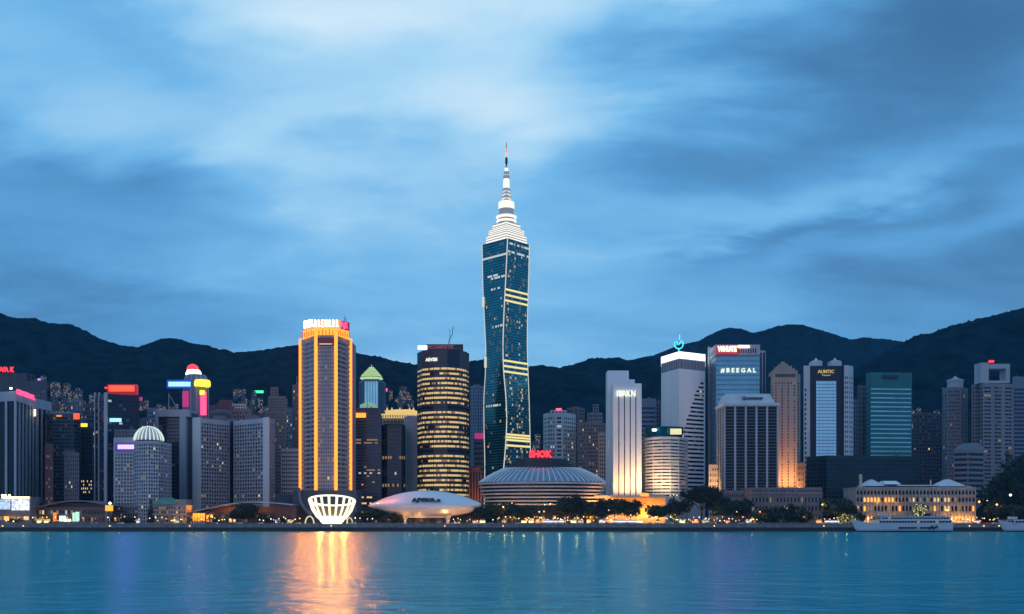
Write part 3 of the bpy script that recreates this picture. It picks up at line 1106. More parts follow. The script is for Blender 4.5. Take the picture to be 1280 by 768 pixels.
# -- grey stack left of the gold tower
rt = tower('apartment_tower', 'tall dusky stepped apartment tower behind the right twin slab', 'apartment tower', [(331, 1130), (358, 1130)], 514, 30,
           W_PINK, G_DARK, 9, 34, plant=False, ww=.5, wh=.5, radial=True, lit=rlit(.01, .03, 0, 18))
block(rt, [(335, 1133), (357.5, 1133)], 495.5, 20, W_PINK, G_DARK, 8, 5, zbase=Z(514, 1130), radial=True, names=('upper_tier', 'upper_glazing'), top=2, ww=.5, wh=.5)
block(rt, [(338, 1135), (348, 1135)], 484, 12, W_PINK, G_DARK, 3, 3, zbase=Z(495.5, 1133), radial=True, names=('top_tier', 'top_glazing'), top=2, ww=.5, wh=.5)
rt = tower('apartment_tower', 'thin reddish grey tower with a mast close against the gold tower', 'apartment tower', [(365.5, 1150), (374.5, 1150)], 481, 14,
           W_PINK, G_DARK, 3, 40, plant=False, ww=.5, wh=.5, radial=True, lit=rlit(.01, .03, 0, 19))
m = MB()
m.tube([(X(371, 1155), 1155, Z(481, 1150)), (X(371, 1155), 1155, Z(470, 1155))], .4, 5)
m.build('mast', STEEL, rt)
tower('office_block', 'low grey office block with strip windows left of the gold tower', 'office block', [(351, 960), (376, 960)], 561, 24,
      W_LIGHT, G_DARK, 9, 18, plant=False, ww=.8, wh=.5, radial=True, lit=lambda i, j: 2 if j > 15 and random.random() < .5 else 0)

# -- the gold tower
rt = root('gold_lit_tower', (X(407, 895), 915, GZ), 'tower edged with orange gold light strips under a blazing crown sign', 'skyscraper')
GF = [(375.5, 905), (395, 878), (420, 878), (438.5, 905)]
gp = foot(GF, 30, False)
gz1 = Z(419, 878)
w, g = MB(), MB()
r_ = random.Random(2)
facade(w, g, gp[0], gp[1], GZ, gz1, 3, 34, ww=.9, wh=.52, depth=.5, corner=.6, top=4, bot=22, lit=lambda i, j: 0)
facade(w, g, gp[1], gp[2], GZ, gz1, 7, 42, ww=.76, wh=.66, depth=.4, corner=1.6, top=7, bot=22, lit=lambda i, j: 1 if r_.random() < (.03 if j > 30 else .008) else (2 if r_.random() < .05 else 0))
facade(w, g, gp[2], gp[3], GZ, gz1, 3, 34, ww=.9, wh=.52, depth=.5, corner=.6, top=4, bot=22, lit=lambda i, j: 0)
for i in (3, 4, 5):
    a, b = gp[i], gp[(i + 1) % 6]
    facade(w, None, a, b, GZ, gz1, 0, 1, top=4, bot=22, corner=.6, exist=lambda i, j: False)
w.face([(*p, gz1) for p in gp])
w.build('wall', wall('dusk_bronze_cladding', (.38, .33, .35)), rt)
g.build('glazing', GLZ(G_GREY), rt)
for (x, y), top, wd in ((gp[0], 424, 2.1), (gp[1], 411, 2.5), (gp[2], 411, 2.5), (gp[3], 424, 2.1)):
    m = MB()
    zt = Z(top, y)
    m.box(x - wd / 2, x + wd / 2, y - 1.6, y + .8, Z(614, y), zt)
    m.build('light_strip', E_GOLD, rt)
m = MB()
m.box(X(396.5, 876), X(418.5, 876), 876.6, 877.4, Z(431.5, 876), Z(422, 876))
m.build('crown_fascia', RED_PAINT, rt)
m = MB()
m.box(X(399, 876), X(415, 876), 876, 876.9, Z(430.6, 876), Z(429.6, 876))
m.build('fascia_light', E_EDGE, rt)
cy0 = 903
ct = lambda hw, yf, yb: [(X(407.5 - hw, yf + 14), yf + 14), (X(407.5 - hw * .45, yf), yf), (X(407.5 + hw * .45, yf), yf), (X(407.5 + hw, yf + 14), yf + 14), (X(407.5 + hw, yb), yb), (X(407.5 - hw, yb), yb)]
m = MB()
m.prism(ct(29, 880, 925), gz1, Z(410.5, 880), 0)
m.build('crown_ring', E_GOLD, rt)
for q in range(19):
    t = q / 18
    m = MB()
    P0 = ct(29.2, 879.4, 925)
    segs = [(P0[0], P0[1]), (P0[1], P0[2]), (P0[2], P0[3])]
    sgm = segs[min(2, int(t * 2.999))]
    f = t * 3 - min(2, int(t * 2.999))
    x = sgm[0][0] + (sgm[1][0] - sgm[0][0]) * f
    y = sgm[0][1] + (sgm[1][1] - sgm[0][1]) * f
    m.box(x - .28, x + .28, y - .7, y, Z(419, 880), Z(412 + 1.5 * (q % 2), 880))
    m.build('crown_fin', RED_PAINT, rt)
# white sign drum with letters proud of it
m = MB()
m.prism([(X(380, 896), 896), (X(393, 884), 884), (X(423, 884), 884), (X(430, 896), 896), (X(430, 915), 915), (X(380, 915), 915)], Z(410.5, 880), Z(399.5, 884), 0)
m.build('sign_drum', emat('blazing_sign_board', (1.0, .36, .10), .95), rt)
BLZ = emat('blazing_letters', (1, .80, .62), 7)
letters(rt, 'R R E H R R R', 393.3, 423, 400.2, 409, 883.6, BLZ, d=.5, off=0)
letters(rt, 'RR', 380.5, 392.5, 400, 409.5, 894.6, BLZ, Y1=884.2, d=.5)
m = MB()
m.prism([(X(424, 888), 888), (X(437, 898), 898), (X(437, 902), 902), (X(424, 893), 893)], Z(415.5, 888), Z(400.5, 888), 0)
m.build('angled_sign_board', emat('magenta_sign_board', (.30, .01, .06), .8), rt)
letters(rt, 'AJE', 425, 434, 403, 412, 888.1, E_PINK, Y1=895, d=.6)
for a, h in ((430.5, 395), (432.5, 397)):
    m = MB()
    m.tube([(X(a, 896), 896, Z(402, 896)), (X(a, 896), 896, Z(h, 896))], .25, 4)
    m.build('antenna', DSTEEL, rt)
# added unseen spots near crown and strips, making gold glints on the water
for a in (388, 408, 424):
    glint_spot(rt, a, 405, 868, 170000, (1, .15, .01))
for a in (375.5, 395, 420, 438.5):
    for b in (440, 500, 560):
        glint_spot(rt, a, b, 868, 120000, (1, .135, .0))
# its podium and curved buttress
m = MB()
m.box(X(366, 872), X(446, 872), 872, 900, GZ, Z(613, 872))
m.build('podium', wall('slate_podium', (.07, .085, .11)), rt)
m = MB()
pts = [(374, 610), (374.2, 620), (376, 628), (379.5, 635), (385, 641), (390, 644)]
m.tube([(X(a, 868), 868, Z(b, 868)) for a, b in pts], [1.3, 1.4, 1.6, 1.9, 2.2, 2.4], 8)
m.build('curved_buttress', W_GREY, rt)
m = MB()
m.box(X(345, 890), X(367, 890), 888, 905, GZ, Z(618, 890))
m.build('podium_wing', wall('slate_wing', (.06, .07, .09)), rt)

# -- glass tower with lit pyramid roof
rt = tower('pyramid_roof_tower', 'blue glass tower with a stepped yellow green lit pyramid roof', 'office tower', [(449, 1290), (455, 1265), (473, 1265), (480, 1290)], 474, 20,
           W_BLUE, G_BLUE, [3, 5, 3], 1, plant=False, ww=.86, wh=1, corner=.5, top=3, depth=.3)
m = MB()
Yp = 1285
prv = None
prp, mtp = [], []
for k_, (r_0, p_0) in enumerate(((15.5, 474), (14.6, 471.6), (12.8, 469.6), (10.6, 467.4), (8.4, 465.2), (6.0, 463), (3.8, 461))):
    prp += [(r_0, Z(p_0, Yp)), (r_0 * .93, Z(p_0 - 1.5, Yp)), (r_0 * .86, Z(p_0 - 1.6, Yp))]
    mtp += [0, 1, 1]
prp += [(.5, Z(458.5, Yp)), (.2, Z(456, Yp))]
mtp += [0]
m.lathe(prp, X(464.5, Yp), Yp, 8, 0, .9, math.pi / 8, mats=mtp)
m.build('pyramid_roof', [E_LIME, emat('dim_green_ledge', (.4, .7, .35), .16)], rt)

# -- dim office with orange bar sign, dark block, pale slab, gold topped block
rt = tower('office_block', 'dim glass office with an orange bar sign beside the gold tower', 'office block', [(440, 950), (476.5, 950)], 510, 30,
           W_DIM, G_NAVY, 10, 36, plant=False, ww=.92, wh=.5, corner=.8, top=6, radial=True,
           lit=lambda i, j: {8: 2, 9: 2, 18: 2, 19: 3, 27: 1, 29: 1, 32: 1}.get(j, 0) if random.random() < .55 and not (j in (27, 29, 32) and i > 6) else (2 if random.random() < .02 else 0))
sub(rt, 'sign', E_GOLD, 440.5, 457, 516.5, 522, 948, 1.6)
m = MB()
m.lathe([(9, Z(510, 950)), (8.5, Z(506.5, 965)), (5, Z(504.5, 965)), (.3, Z(503, 965))], X(461, 965), 965, 14, 0, .8)
m.build('roof_dome', emat('lit_roof_dome', (.6, 1, .85), .35), rt)
rt = tower('office_block', 'block with a backlit golden cornice between the dim office and the striped lit tower', 'office block', [(478, 1070), (523, 1070)], 523, 30,  # cornice glow is floodlighting put in as emission, nothing lights it from behind
           W_MID, G_DARK, 10, 28, plant=False, ww=.6, wh=.5, radial=True)
m = MB()
x0, x1 = X(478, 1068), X(523, 1068)
m.box(x0, x1, 1066, 1100, Z(523, 1070), Z(519.5, 1070))
m.box(x0 - .8, x1 + .8, 1065, 1100, Z(519.5, 1070), Z(518, 1070))
m.box(x0 + 3, x1 - 3, 1068, 1098, Z(518, 1070), Z(514, 1070))
m.prism([(x0 + 2, 1067), (x1 - 2, 1067), (x1 - 2, 1099), (x0 + 2, 1099)], Z(514, 1070), Z(511, 1070), 0, [(x0 + 14, 1078), (x1 - 10, 1078), (x1 - 10, 1090), (x0 + 14, 1090)])
m.build('cornice_roof', E_GOLDROOF, rt)
for q in range(15):
    m = MB()
    x = x0 + (x1 - x0) * (q + .5) / 15
    m.box(x - .5, x + .5, 1064.2, 1064.9, Z(523, 1070), Z(519.6, 1070))
    m.build('cornice_pilaster', W_MID, rt)
for a_ in (484, 490, 500, 512, 517):
    m = MB()
    m.lathe([(.9, Z(514, 1066)), (1.1, Z(512.5, 1066)), (.2, Z(509.5, 1066))], X(a_, 1066), 1065.5, 8)
    m.build('roof_finial', E_GOLDROOF, rt)
rt = tower('office_block', 'black glass block with rounded top and thin bands of reddish lights', 'office block', [(477, 966), (484, 960), (502, 960), (507, 966)], 531, 24,
           W_DARK, G_NAVY, [2, 6, 2], 24, plant=False, ww=.7, wh=.75, corner=.2, top=3, radial=True, lit=lambda i, j: 2 if j in (7, 14) and random.random() < .6 else (3 if random.random() < .01 else 0))
m = MB()
m.lathe([(10, Z(531, 960)), (9.6, Z(529, 960)), (7, Z(527.3, 960)), (.3, Z(526.6, 960))], X(492.5, 974), 974, 16, 0, .8)
m.build('roof', W_DARK, rt)
rt = tower('apartment_tower', 'blank pale grey slab tower left of the striped lit office tower', 'apartment tower', [(505, 1000), (509, 990), (521.5, 990)], 520.5, 30,
           W_LIGHT, G_DARK, [1, 1], 26, plant=True, ww=.4, wh=.4, radial=True, exist=lambda i, j: False, lit=None)

# -- lit striped office tower
DF = [(521.5, 966), (528, 951), (542, 944), (559, 942), (574, 948), (583, 958), (586.5, 970)]
dr = random.Random(21)
dmap = {}
for j in range(28):
    i = 0
    while i < 40:
        n = dr.randint(2, 9)
        st = 1 if dr.random() < .86 else 0
        for q in range(n):
            dmap[(i + q, j)] = st
        i += n
rt = root('office_tower', (X(554, 950), 965, GZ), 'curved office tower striped with rows of yellow lit windows under a dark crown', 'office tower')
poly = foot(DF, 30, True)
dz1 = Z(436.5, 942)
w, g = MB(), MB()
nb = [4, 6, 7, 6, 4, 3]
off = 0
for i in range(len(poly)):
    a, b = poly[i], poly[(i + 1) % len(poly)]
    if i < 6:
        def dl(ii, jj, off=off):
            if jj in (8, 17):
                return 0
            if dmap.get((ii + off, jj), 0):
                return 1 if dr.random() < .8 else 2
            return 2 if dr.random() < .25 else 0
        facade(w, g, a, b, GZ, dz1, nb[i], 28, ww=.96, wh=.43, depth=.5, corner=.25, top=16, bot=20, lit=dl)
        off += nb[i]
    else:
        facade(w, None, a, b, GZ, dz1, 0, 28, top=16, bot=20, corner=.25, exist=lambda i, j: False)
w.face([(*p, dz1) for p in poly])
w.build('wall', W_NAVY, rt)
g.build('glazing', [G_DARK, emat('lit_office_row', (1, .67, .25), .85), L_DIM, L_COOL, L_ORNG], rt)
block(rt, [(533, 956), (579, 956)], 430.5, 22, W_NAVY, G_NAVY, 6, 1, zbase=dz1, radial=True, names=('crown', 'crown_glazing'), top=1, ww=.9, wh=.4)
letters(rt, 'RCOMPATIE', 535, 567, 431.5, 436.3, 954.6, emat('dull_red_letters', (.45, .10, .16), .45), d=.5)
sub(rt, 'sign', emat('white_sign_board', (.95, .97, 1), 1.3), 522, 534, 432, 437.2, 955, 1)
letters(rt, 'AEVSBI', 532, 546.5, 447.5, 451.8, 944.5, E_SIGNW, Y1=942, d=.5)
m = MB()
m.tube([(X(560.5, 962), 962, Z(430.5, 956)), (X(561.5, 962), 962, Z(425, 962)), (X(565.5, 962), 962, Z(418, 962)), (X(566.3, 962), 962, Z(409, 962))], .32, 5)
m.build('crane_jib', DSTEEL, rt)
m = MB()
m.tube([(X(562.5, 963), 963, Z(430.5, 956)), (X(562.3, 963), 963, Z(411, 963))], .22, 5)
m.build('antenna', DSTEEL, rt)

# -- slim blocks left of the twisted tower
rt = tower('apartment_tower', 'faint blue apartment tower far behind, left of the twisted tower', 'apartment tower', [(588, 1380), (596, 1372), (606, 1380)], 482, 16,
           W_BLUE, G_NAVY, [3, 3], 40, plant=True, ww=.5, wh=.55, radial=True)
rt = tower('office_block', 'slim mauve block with a red lit top just left of the twisted tower', 'office block', [(592, 1100), (607, 1100)], 549, 20,
           W_PINK, G_DARK, 5, 16, plant=False, ww=.8, wh=.4, radial=True)
sub(rt, 'sign', E_MAG, 593.5, 605.5, 541.5, 548, 1100, 10)
m = MB()
m.tube([(X(602, 1105), 1105, Z(541.5, 1100)), (X(603.5, 1105), 1105, Z(522, 1105))], .3, 4)
m.build('mast', STEEL, rt)
rt = tower('office_block', 'small brown block with orange lit piers beside the domed arena', 'office block', [(586, 985), (602, 985)], 588, 18,
           W_RED, G_DARK, 4, 1, plant=False, ww=.6, wh=1, radial=True, lit=lambda i, j: 0)
lamp(rt, 'SPOT', (X(594, 970), 968, GZ + 8), 60000, (1, .35, .06), R(70), (X(594, 985), 985, 50))
m = MB()
m.lathe([(8, Z(588, 985)), (8.6, Z(586, 985)), (8.6, Z(584.5, 985)), (5, Z(583, 985))], X(594, 992), 992, 14)
m.build('roof', W_RED, rt)

# -- white lens shaped pavilion
YL = 838.0
rt = root('lens_pavilion', (X(533, YL), YL, GZ), 'white lens-shaped pavilion with dark lettering, raised on white pedestals', 'pavilion')
SL = YL / F
prof_px = [(0.3, 647), (20, 646.4), (38, 644.6), (55, 641), (66, 636.8), (73.8, 632.2), (66, 628.2), (52, 622.4), (38, 618.0), (24, 615.0), (10, 613.6), (0.3, 613.2)]
m = MB()
zc = lambda py: Z(py, YL)
fine = []
for (r0, p0), (r1, p1) in zip(prof_px, prof_px[1:]):
    for t in (0, .5):
        fine.append(((r0 + (r1 - r0) * t) * SL, zc(p0 + (p1 - p0) * t)))
fine.append((prof_px[-1][0] * SL, zc(prof_px[-1][1])))
m.lathe(fine, X(533.5, YL), YL, 72, 0, .42)
m.build('shell', pmat('white_gloss_shell', (.80, .80, .82), rough=.22, var=.03, spec=.6), rt, smooth=True)
yf = YL - 36 * SL * .42 - 5.2
letters(rt, "AJ'CI/A.e", 515, 551, 622.5, 628.5, yf, T_DARK, d=4.5, off=.04)
for a in (507, 560):
    m = MB()
    m.lathe([(1.5, GZ), (1.3, GZ + 3), (3.6, Z(643.2, YL))], X(a, YL), YL - 3, 14)
    m.build('pedestal', WPAINT, rt)
m = MB()
m.box(X(512, YL), X(556, YL), YL + 2, YL + 12, GZ, Z(645.5, YL))
m.build('glass_lobby', G_DARK, rt)
m = MB()
m.lathe([(26 * SL, zc(646.0)), (26 * SL, zc(647.4))], X(533.5, YL), YL, 40, 0, .42)
m.build('underside_rim', WPAINT, rt)
for a in (488, 508, 525, 572, 585):
    lamp(rt, 'POINT', (X(a, YL), YL - 11, GZ + 3.0), 1000, (1, .42, .10), radius=.5)
for a in (474, 484, 496, 512, 528, 544, 560, 574, 586, 596):
    lamp(rt, 'POINT', (X(a, 812), 811, GZ + 1.6), 1300 if a > 540 else 800, (1, .52, .26), radius=.4)  # added uplights without fixtures, to brighten the shell's underside

# -- glowing white basket pavilion
YB = 838.0
SB = YB / F
rt = root('basket_pavilion', (X(415, YB), YB, GZ), 'glowing white basket-shaped pavilion of slanting ribs by the water', 'pavilion')
zr0, zr1 = Z(652.5, YB), Z(619, YB)
bx = X(415, YB)
prof_b = [(11, 0), (18.5, .22), (24.5, .55), (28.3, .97)]
for q in range(18):
    a = 2 * math.pi * (q + .5) / 18
    m = MB()
    c_, s_ = math.cos(a), math.sin(a)
    m.tube([(bx + r * SB * c_, YB + .75 * r * SB * s_, zr0 + (zr1 - zr0 - 4.2 * (1 + .95 * s_)) * t) for r, t in prof_b], [.8, .9, 1.0, 1.1], 6)
    m.build('rib', emat('lit_white_rib', (1, .86, .62), 1.5) if q == 0 else bpy.data.materials['lit_white_rib'], rt)
m = MB()
rim = [(28.5 * SB * math.cos(t), 28.5 * SB * .75 * math.sin(t)) for t in np.linspace(0, 2 * math.pi, 49)]
m.tube([(bx + x, YB + y, zr1 - .4 - 4.2 * (1 + .95 * y / (28.5 * SB * .75))) for x, y in rim], .8, 6)
m.build('rim', emat('lit_rim', (1, .95, .78), 1.6), rt)
m = MB()
m.lathe([(8 * SB, zr0 + 1), (13 * SB, zr0 + 4), (19 * SB, zr0 + 9), (23 * SB, zr0 + 13)], bx, YB, 32, 0, .75, cap=False)
m.build('inner_wall', pmat('pavilion_inner_wall', (.22, .20, .16)), rt)
m = MB()
m.lathe([(11.5 * SB, GZ), (14.5 * SB, GZ + 2.2), (15.5 * SB, GZ + 4.2), (13.5 * SB, GZ + 6.2), (8 * SB, GZ + 7.4), (.5, GZ + 7.8)], bx, YB, 32, 0, .78)
m.build('lit_base', emat('lit_white_base', (1, .80, .52), 5), rt)
for a in (400, 415, 430):
    glint_spot(rt, a, 636, 815, 50000, (1, .26, .04))  # unseen orange spots added for the reflection below the basket
rt = root('lit_arch', (X(387, 836), 836, GZ), 'small pale yellow lit arch left of the glowing basket pavilion', 'arch')
m = MB()
m.tube([(X(387, 836) + 3.6 * math.cos(t), 836, GZ + 6.2 * math.sin(t)) for t in np.linspace(0, math.pi, 17)], .55, 6)
m.build('arch_ring', emat('lit_arch_ring', (1, .85, .5), .9), rt)
rt = root('arch_ribs', (X(433, 834), 834, GZ), 'pair of small pale lit arches right of the glowing basket pavilion', 'arch')
for a in (431, 437):
    m = MB()
    m.tube([(X(a, 834) + 2.4 * math.cos(t), 834, GZ + 5 * math.sin(t)) for t in np.linspace(0, math.pi, 13)], .4, 6)
    m.build('arch_ring', bpy.data.materials['lit_arch_ring'], rt)

# -- domed arena
YA = 900.0
SA = YA / F
ax = X(678, YA)
rt = root('domed_arena', (ax, YA, GZ), 'broad round arena with stacked pale rings, a ribbed dome skirt and red roof letters', 'arena')
zA = lambda py: Z(py, YA)
m = MB()
pr = []
for k in range(7):
    y0 = 634.5 - k * 4.3
    R_ = 71 + k * 1.3
    pr += [(R_ - 2.2, zA(y0)), (R_ - 2.2, zA(y0 - 2.3)), (R_ + 1.2, zA(y0 - 2.35)), (R_ + 1.2, zA(y0 - 3.9)), (R_ - 2.2, zA(y0 - 4.0))]
mats = []
for k in range(7):
    mats += [1, 0, 0, 0, 0]
m.lathe([(70 * SA, GZ)] + [(r * SA, z) for r, z in pr], ax, YA, 72, 0, .62, mats=[1] + mats[:-1])
m.build('ring_tiers', [wall('arena_ring_stone', (.58, .52, .50)), G_DARK], rt)
m = MB()
sk = [(79.5, 605), (79.2, 603.8), (72, 598.5), (62, 592.5), (50, 587), (45, 586)]
m.lathe([(r * SA, zA(p)) for r, p in sk], ax, YA, 72, 0, .62)
m.build('dome_skirt', pmat('silver_roofing', (.26, .31, .38), rough=.35, metal=.4, var=.25, vscale=.4), rt, smooth=True)
for q in range(64):
    a = 2 * math.pi * q / 64
    m = MB()
    m.tube([(ax + r * SA * math.cos(a), YA + .62 * r * SA * math.sin(a), zA(p) + .35) for r, p in sk[1:]], [.6, .6, .5, .42, .3], 4)
    m.build('dome_rib', WPAINT, rt)
m = MB()
cap_ = [(47, 587), (46, 585.5), (42.5, 584.8), (42.5, 583), (39.5, 582.3), (39.5, 580.3), (36, 579.5), (36, 577.5), (32, 576.8), (32, 574.8), (24, 573.6), (17, 572.8), (.5, 572.6)]
m.lathe([(r * SA, zA(p)) for r, p in cap_], ax, YA, 56, 0, .62)
m.build('upper_tiers', W_DARK, rt)
letters(rt, 'SHOK', 661.5, 690, 563.5, 572.2, YA - 12, E_RED, d=1.2, off=.05)
m = MB()
m.box(X(661, YA - 8), X(691, YA - 8), YA - 9, YA - 8, zA(573), zA(565))
m.build('sign_frame', emat('dark_red_sign_frame', (.5, .0, .03), .35), rt)
lamp(rt, 'SPOT', (X(756, YA - 40), YA - 30, GZ + 2), 90000, (1, .42, .08), R(95), (X(735, YA), YA, 34))

for a in (612, 632, 655, 678, 700, 722, 742):
    lamp(rt, 'POINT', (X(a, 850), 852 + abs(a - 678) * .22, GZ + 6), 5200, (1, .48, .14), radius=.5)

# -- apartment towers behind the arena
rt = tower('apartment_tower', 'pale blue white apartment tower with a pink lit roof behind the arena', 'apartment tower', [(679, 1165), (684, 1152), (694, 1148), (704, 1148), (719.5, 1165)], 516, 24,
           W_PALE, G_NAVY, [3, 3, 1, 6], 26, plant=False, ww=.6, wh=.5, corner=.6, top=4, radial=True, lit=rlit(.005, .02, .03, 31))
block(rt, [(688, 1158), (708, 1158)], 513, 12, W_PALE, G_DARK, 4, 1, zbase=Z(516, 1148), radial=True, names=('roof_storey', 'roof_glazing'), top=.5)
sub(rt, 'roof_light', emat('pink_roof_light', (1, .12, .25), 1.6), 695, 702, 510.5, 513, 1156, 4)
tower('apartment_tower', 'plain mauve grey slab behind the pink-roofed tower', 'apartment tower', [(709, 1260), (731, 1260)], 510, 20, W_GREY, G_DARK, 7, 34, plant=True, ww=.8, wh=.4, radial=True, lit=rlit(.003, .02, 0, 32))
tower('apartment_tower', 'brownish grey apartment tower with dense windows nearest the white finned tower', 'apartment tower', [(722, 1135), (733, 1128), (748, 1128), (758, 1140)], 528, 22,
      W_PINK, G_DARK, [4, 6, 4], 26, plant=True, ww=.5, wh=.5, radial=True, lit=rlit(.01, .03, 0, 33))
rt = tower('apartment_tower', 'faint grey stepped tower rising behind the brownish apartment tower', 'apartment tower', [(734, 1240), (753, 1240)], 516, 20, W_MID, G_DARK, 6, 30, plant=False, ww=.5, wh=.5, radial=True)
block(rt, [(741, 1244), (748.5, 1244)], 505.5, 10, W_MID, G_DARK, 2, 3, zbase=Z(516, 1240), radial=True, names=('top_tier', 'top_glazing'), top=1)
tower('apartment_tower', 'low tan tower tucked against the left of the white finned tower', 'apartment tower', [(748, 1050), (761, 1050)], 541, 20, W_TAN, G_DARK, 4, 22, plant=False, ww=.5, wh=.5, radial=True)

# -- white finned tower
rt = root('white_tower', (X(784, 915), 935, GZ), 'white tower with dark vertical slots, lit lettering and warm uplight at its foot', 'office tower')
block(rt, [(766.5, 915), (802, 915)], 479.5, 28, W_WHITE, G_DARK, 4, 1, names=('wall', 'slot_glazing'), ww=.19, wh=1, corner=2.6, top=7, bot=3, depth=1.2)
block(rt, [(759.5, 955), (786, 955)], 463.5, 18, W_WHITE, G_DARK, 3, 1, names=('service_wall', 'service_glazing'), ww=.1, wh=.5, exist=lambda i, j: False, sides=False)
block(rt, [(786.2, 950), (793.5, 950)], 474.5, 12, W_WHITE, G_DARK, 1, 1, names=('stair_core', 'stair_glazing'), exist=lambda i, j: False, sides=False)
letters(rt, 'IBRKN', 771, 794.5, 488.3, 495.8, 914, E_SIGNW, d=.8, off=.015)
for a in (770, 777.5, 785, 792.5, 799):
    lamp(rt, 'SPOT', (X(a, 903), 901, GZ + 24), 18000, (1, .48, .14), R(135), (X(a, 915), 915, GZ + 62), blend=1)

# -- orange lit podium below it
rt = root('podium_building', (X(795, 880), 890, GZ), 'low podium glowing orange below the white tower and the ringed hotel', 'building')
m = MB()
m.box(X(757, 893), X(832, 893), 893, 912, GZ, Z(622, 893))
m.build('wall', W_CREAM, rt)
m = MB()
pl = [(X(735, 884), 884), (X(760, 882), 882), (X(800, 878), 878), (X(832, 880), 880), (X(832, 893), 893), (X(735, 893), 893)]
m.prism(pl, Z(622.5, 880), Z(619.5, 880))
m.build('canopy', W_CREAM, rt)
sub(rt, 'canopy_sign', E_GOLD, 801, 811, 616.8, 620.5, 878, 2)
for a in (765, 780, 797, 806, 815, 824):
    lamp(rt, 'POINT', (X(a, 886), 886.5, GZ + 9), 3200 if a < 790 else 6000, (1, .33, .02), radius=.5)

# -- ringed round hotel
rt = root('round_hotel', (X(831, 930), 940, GZ), 'round hotel ringed by pale horizontal bands, warm lit at the bottom', 'hotel')
KF = [(803, 945), (807, 930), (816, 919), (827, 914), (838, 914), (849, 919), (857, 930), (860, 945)]
poly = foot(KF, 24, True)
kz1 = Z(546, 914)
w, g = MB(), MB()
for i in range(len(poly)):
    a, b = poly[i], poly[(i + 1) % len(poly)]
    ii = i < len(KF) - 1
    facade(w, g if ii else None, a, b, GZ, kz1, 2 if ii else 0, 18, ww=1.0, wh=.42, depth=.9, corner=.12, top=1.5, bot=24, lit=rlit(0, .02, 0, 40 + i), exist=None if ii else (lambda i, j: False))
w.face([(*p, kz1) for p in poly])
w.build('wall', W_PALE, rt)
g.build('glazing', GLZ(G_DARK), rt)
m = MB()
m.lathe([(23 * .75, kz1), (24 * .75, Z(542, 930)), (25 * .75, Z(535, 930)), (24.5 * .75, Z(534, 930)), (3, Z(533.5, 930))], X(829.5, 936), 936, 36, 0, .8)
m.build('glass_crown', G_TEAL, rt)
sub(rt, 'lit_sign', emat('pale_yellow_sign', (1, .9, .5), .9), 838.5, 852, 536, 543, 914, 3)
sub(rt, 'crown_lamp', E_WHITE, 815.5, 820.5, 536.2, 539, 917, 2)
for a, e in ((812, 34000), (822, 46000), (835, 40000), (847, 16000)):
    lamp(rt, 'SPOT', (X(a, 898), 897, GZ + 24), e * .8, (1, .66, .30), R(130), (X(a, 915), 915, GZ + 60), blend=1)
tower('office_block', 'blue grey banded block between the white tower and the tower with a stepped dark pattern', 'office block', [(801, 1080), (820, 1080)], 498.5, 24, W_BLUE, G_NAVY, 6, 26, plant=False, ww=.9, wh=.45, radial=True, top=8)
tower('apartment_tower', 'narrow mauve slab just left of the stepped-pattern tower', 'apartment tower', [(819.5, 1095), (827, 1095)], 502, 20, W_GREY, G_DARK, 2, 30, plant=False, ww=.4, wh=.5, radial=True)

# -- white banded tower with stepped pattern and bright top
rt = root('banded_tower', (X(852, 1015), 1030, GZ), 'white banded tower with stepped dark pattern, bright white top and cyan emblem', 'office tower')
LF = [(826.5, 1040), (849, 1005), (881.5, 1024)]
nL = 30


def lex(side):
    def f(i, j):
        if side == 0:
            return j >= 15 + (11 - i) * .35
        lim = [15, 14, 13, 11, 9.5, 8, 6.5, 5, 4, 3, 2, 2]
        return j >= lim[min(i, 11)]
    return f


poly = foot(LF, 24, True)
lz1 = Z(461, 1005)
w, g = MB(), MB()
for i in range(len(poly)):
    a, b = poly[i], poly[(i + 1) % len(poly)]
    if i < 2:
        facade(w, g, a, b, GZ, lz1, 12, nL, ww=1.0, wh=.47, depth=.8, corner=1.0 if i == 0 else 1.4, top=2, bot=26, exist=lex(i), lit=rlit(0, .004, .004, 50))
    else:
        facade(w, None, a, b, GZ, lz1, 0, nL, top=2, bot=26, corner=1, exist=lambda i, j: False)
w.face([(*p, lz1) for p in poly])
w.build('wall', W_WHITE, rt)
g.build('glazing', GLZ(G_NAVY), rt)
block(rt, [(826.5, 1040.2), (849, 1005.2), (881.5, 1024.2)], 448, 24, W_LIGHT, G_TEAL, [10, 18], 1, zbase=lz1 + .02, radial=True, names=('louvre_storey', 'louvre_glazing'), ww=.7, wh=.9, corner=.4, top=.5, depth=.8)
m = MB()
m.prism(foot([(826.3, 1039.6), (849, 1004.4), (881.7, 1023.4)], 24, True), Z(448, 1005.2) + .02, Z(439.5, 1005))
m.build('bright_top_band', emat('bright_white_band', (.95, .98, 1), 1.7), rt)
Ye = 1008
ex_, ez = X(848.5, Ye), Z(430.5, Ye)
m = MB()
m.tube([(ex_ + 4.4 * math.cos(t), Ye, ez + 4.6 * math.sin(t)) for t in np.linspace(R(150), R(395), 15)], .55, 6)
m.build('emblem_ring', E_CYAN, rt)
m = MB()
m.tube([(ex_ - 2.6, Ye, ez + 2.8), (ex_, Ye, ez - .6), (ex_ + 2.8, Ye, ez + 4)], .45, 6)
m.build('emblem_stroke', E_CYAN, rt)
m = MB()
m.tube([(ex_, Ye, Z(439.5, 1005)), (ex_, Ye, ez - 4)], .5, 6)
m.build('emblem_post', E_CYAN, rt)
m = MB()
m.tube([(ex_ + .6, Ye, ez + 5), (ex_ + 1, Ye, Z(418.5, Ye))], .45, 6)
m.build('emblem_spike', E_CYAN, rt)

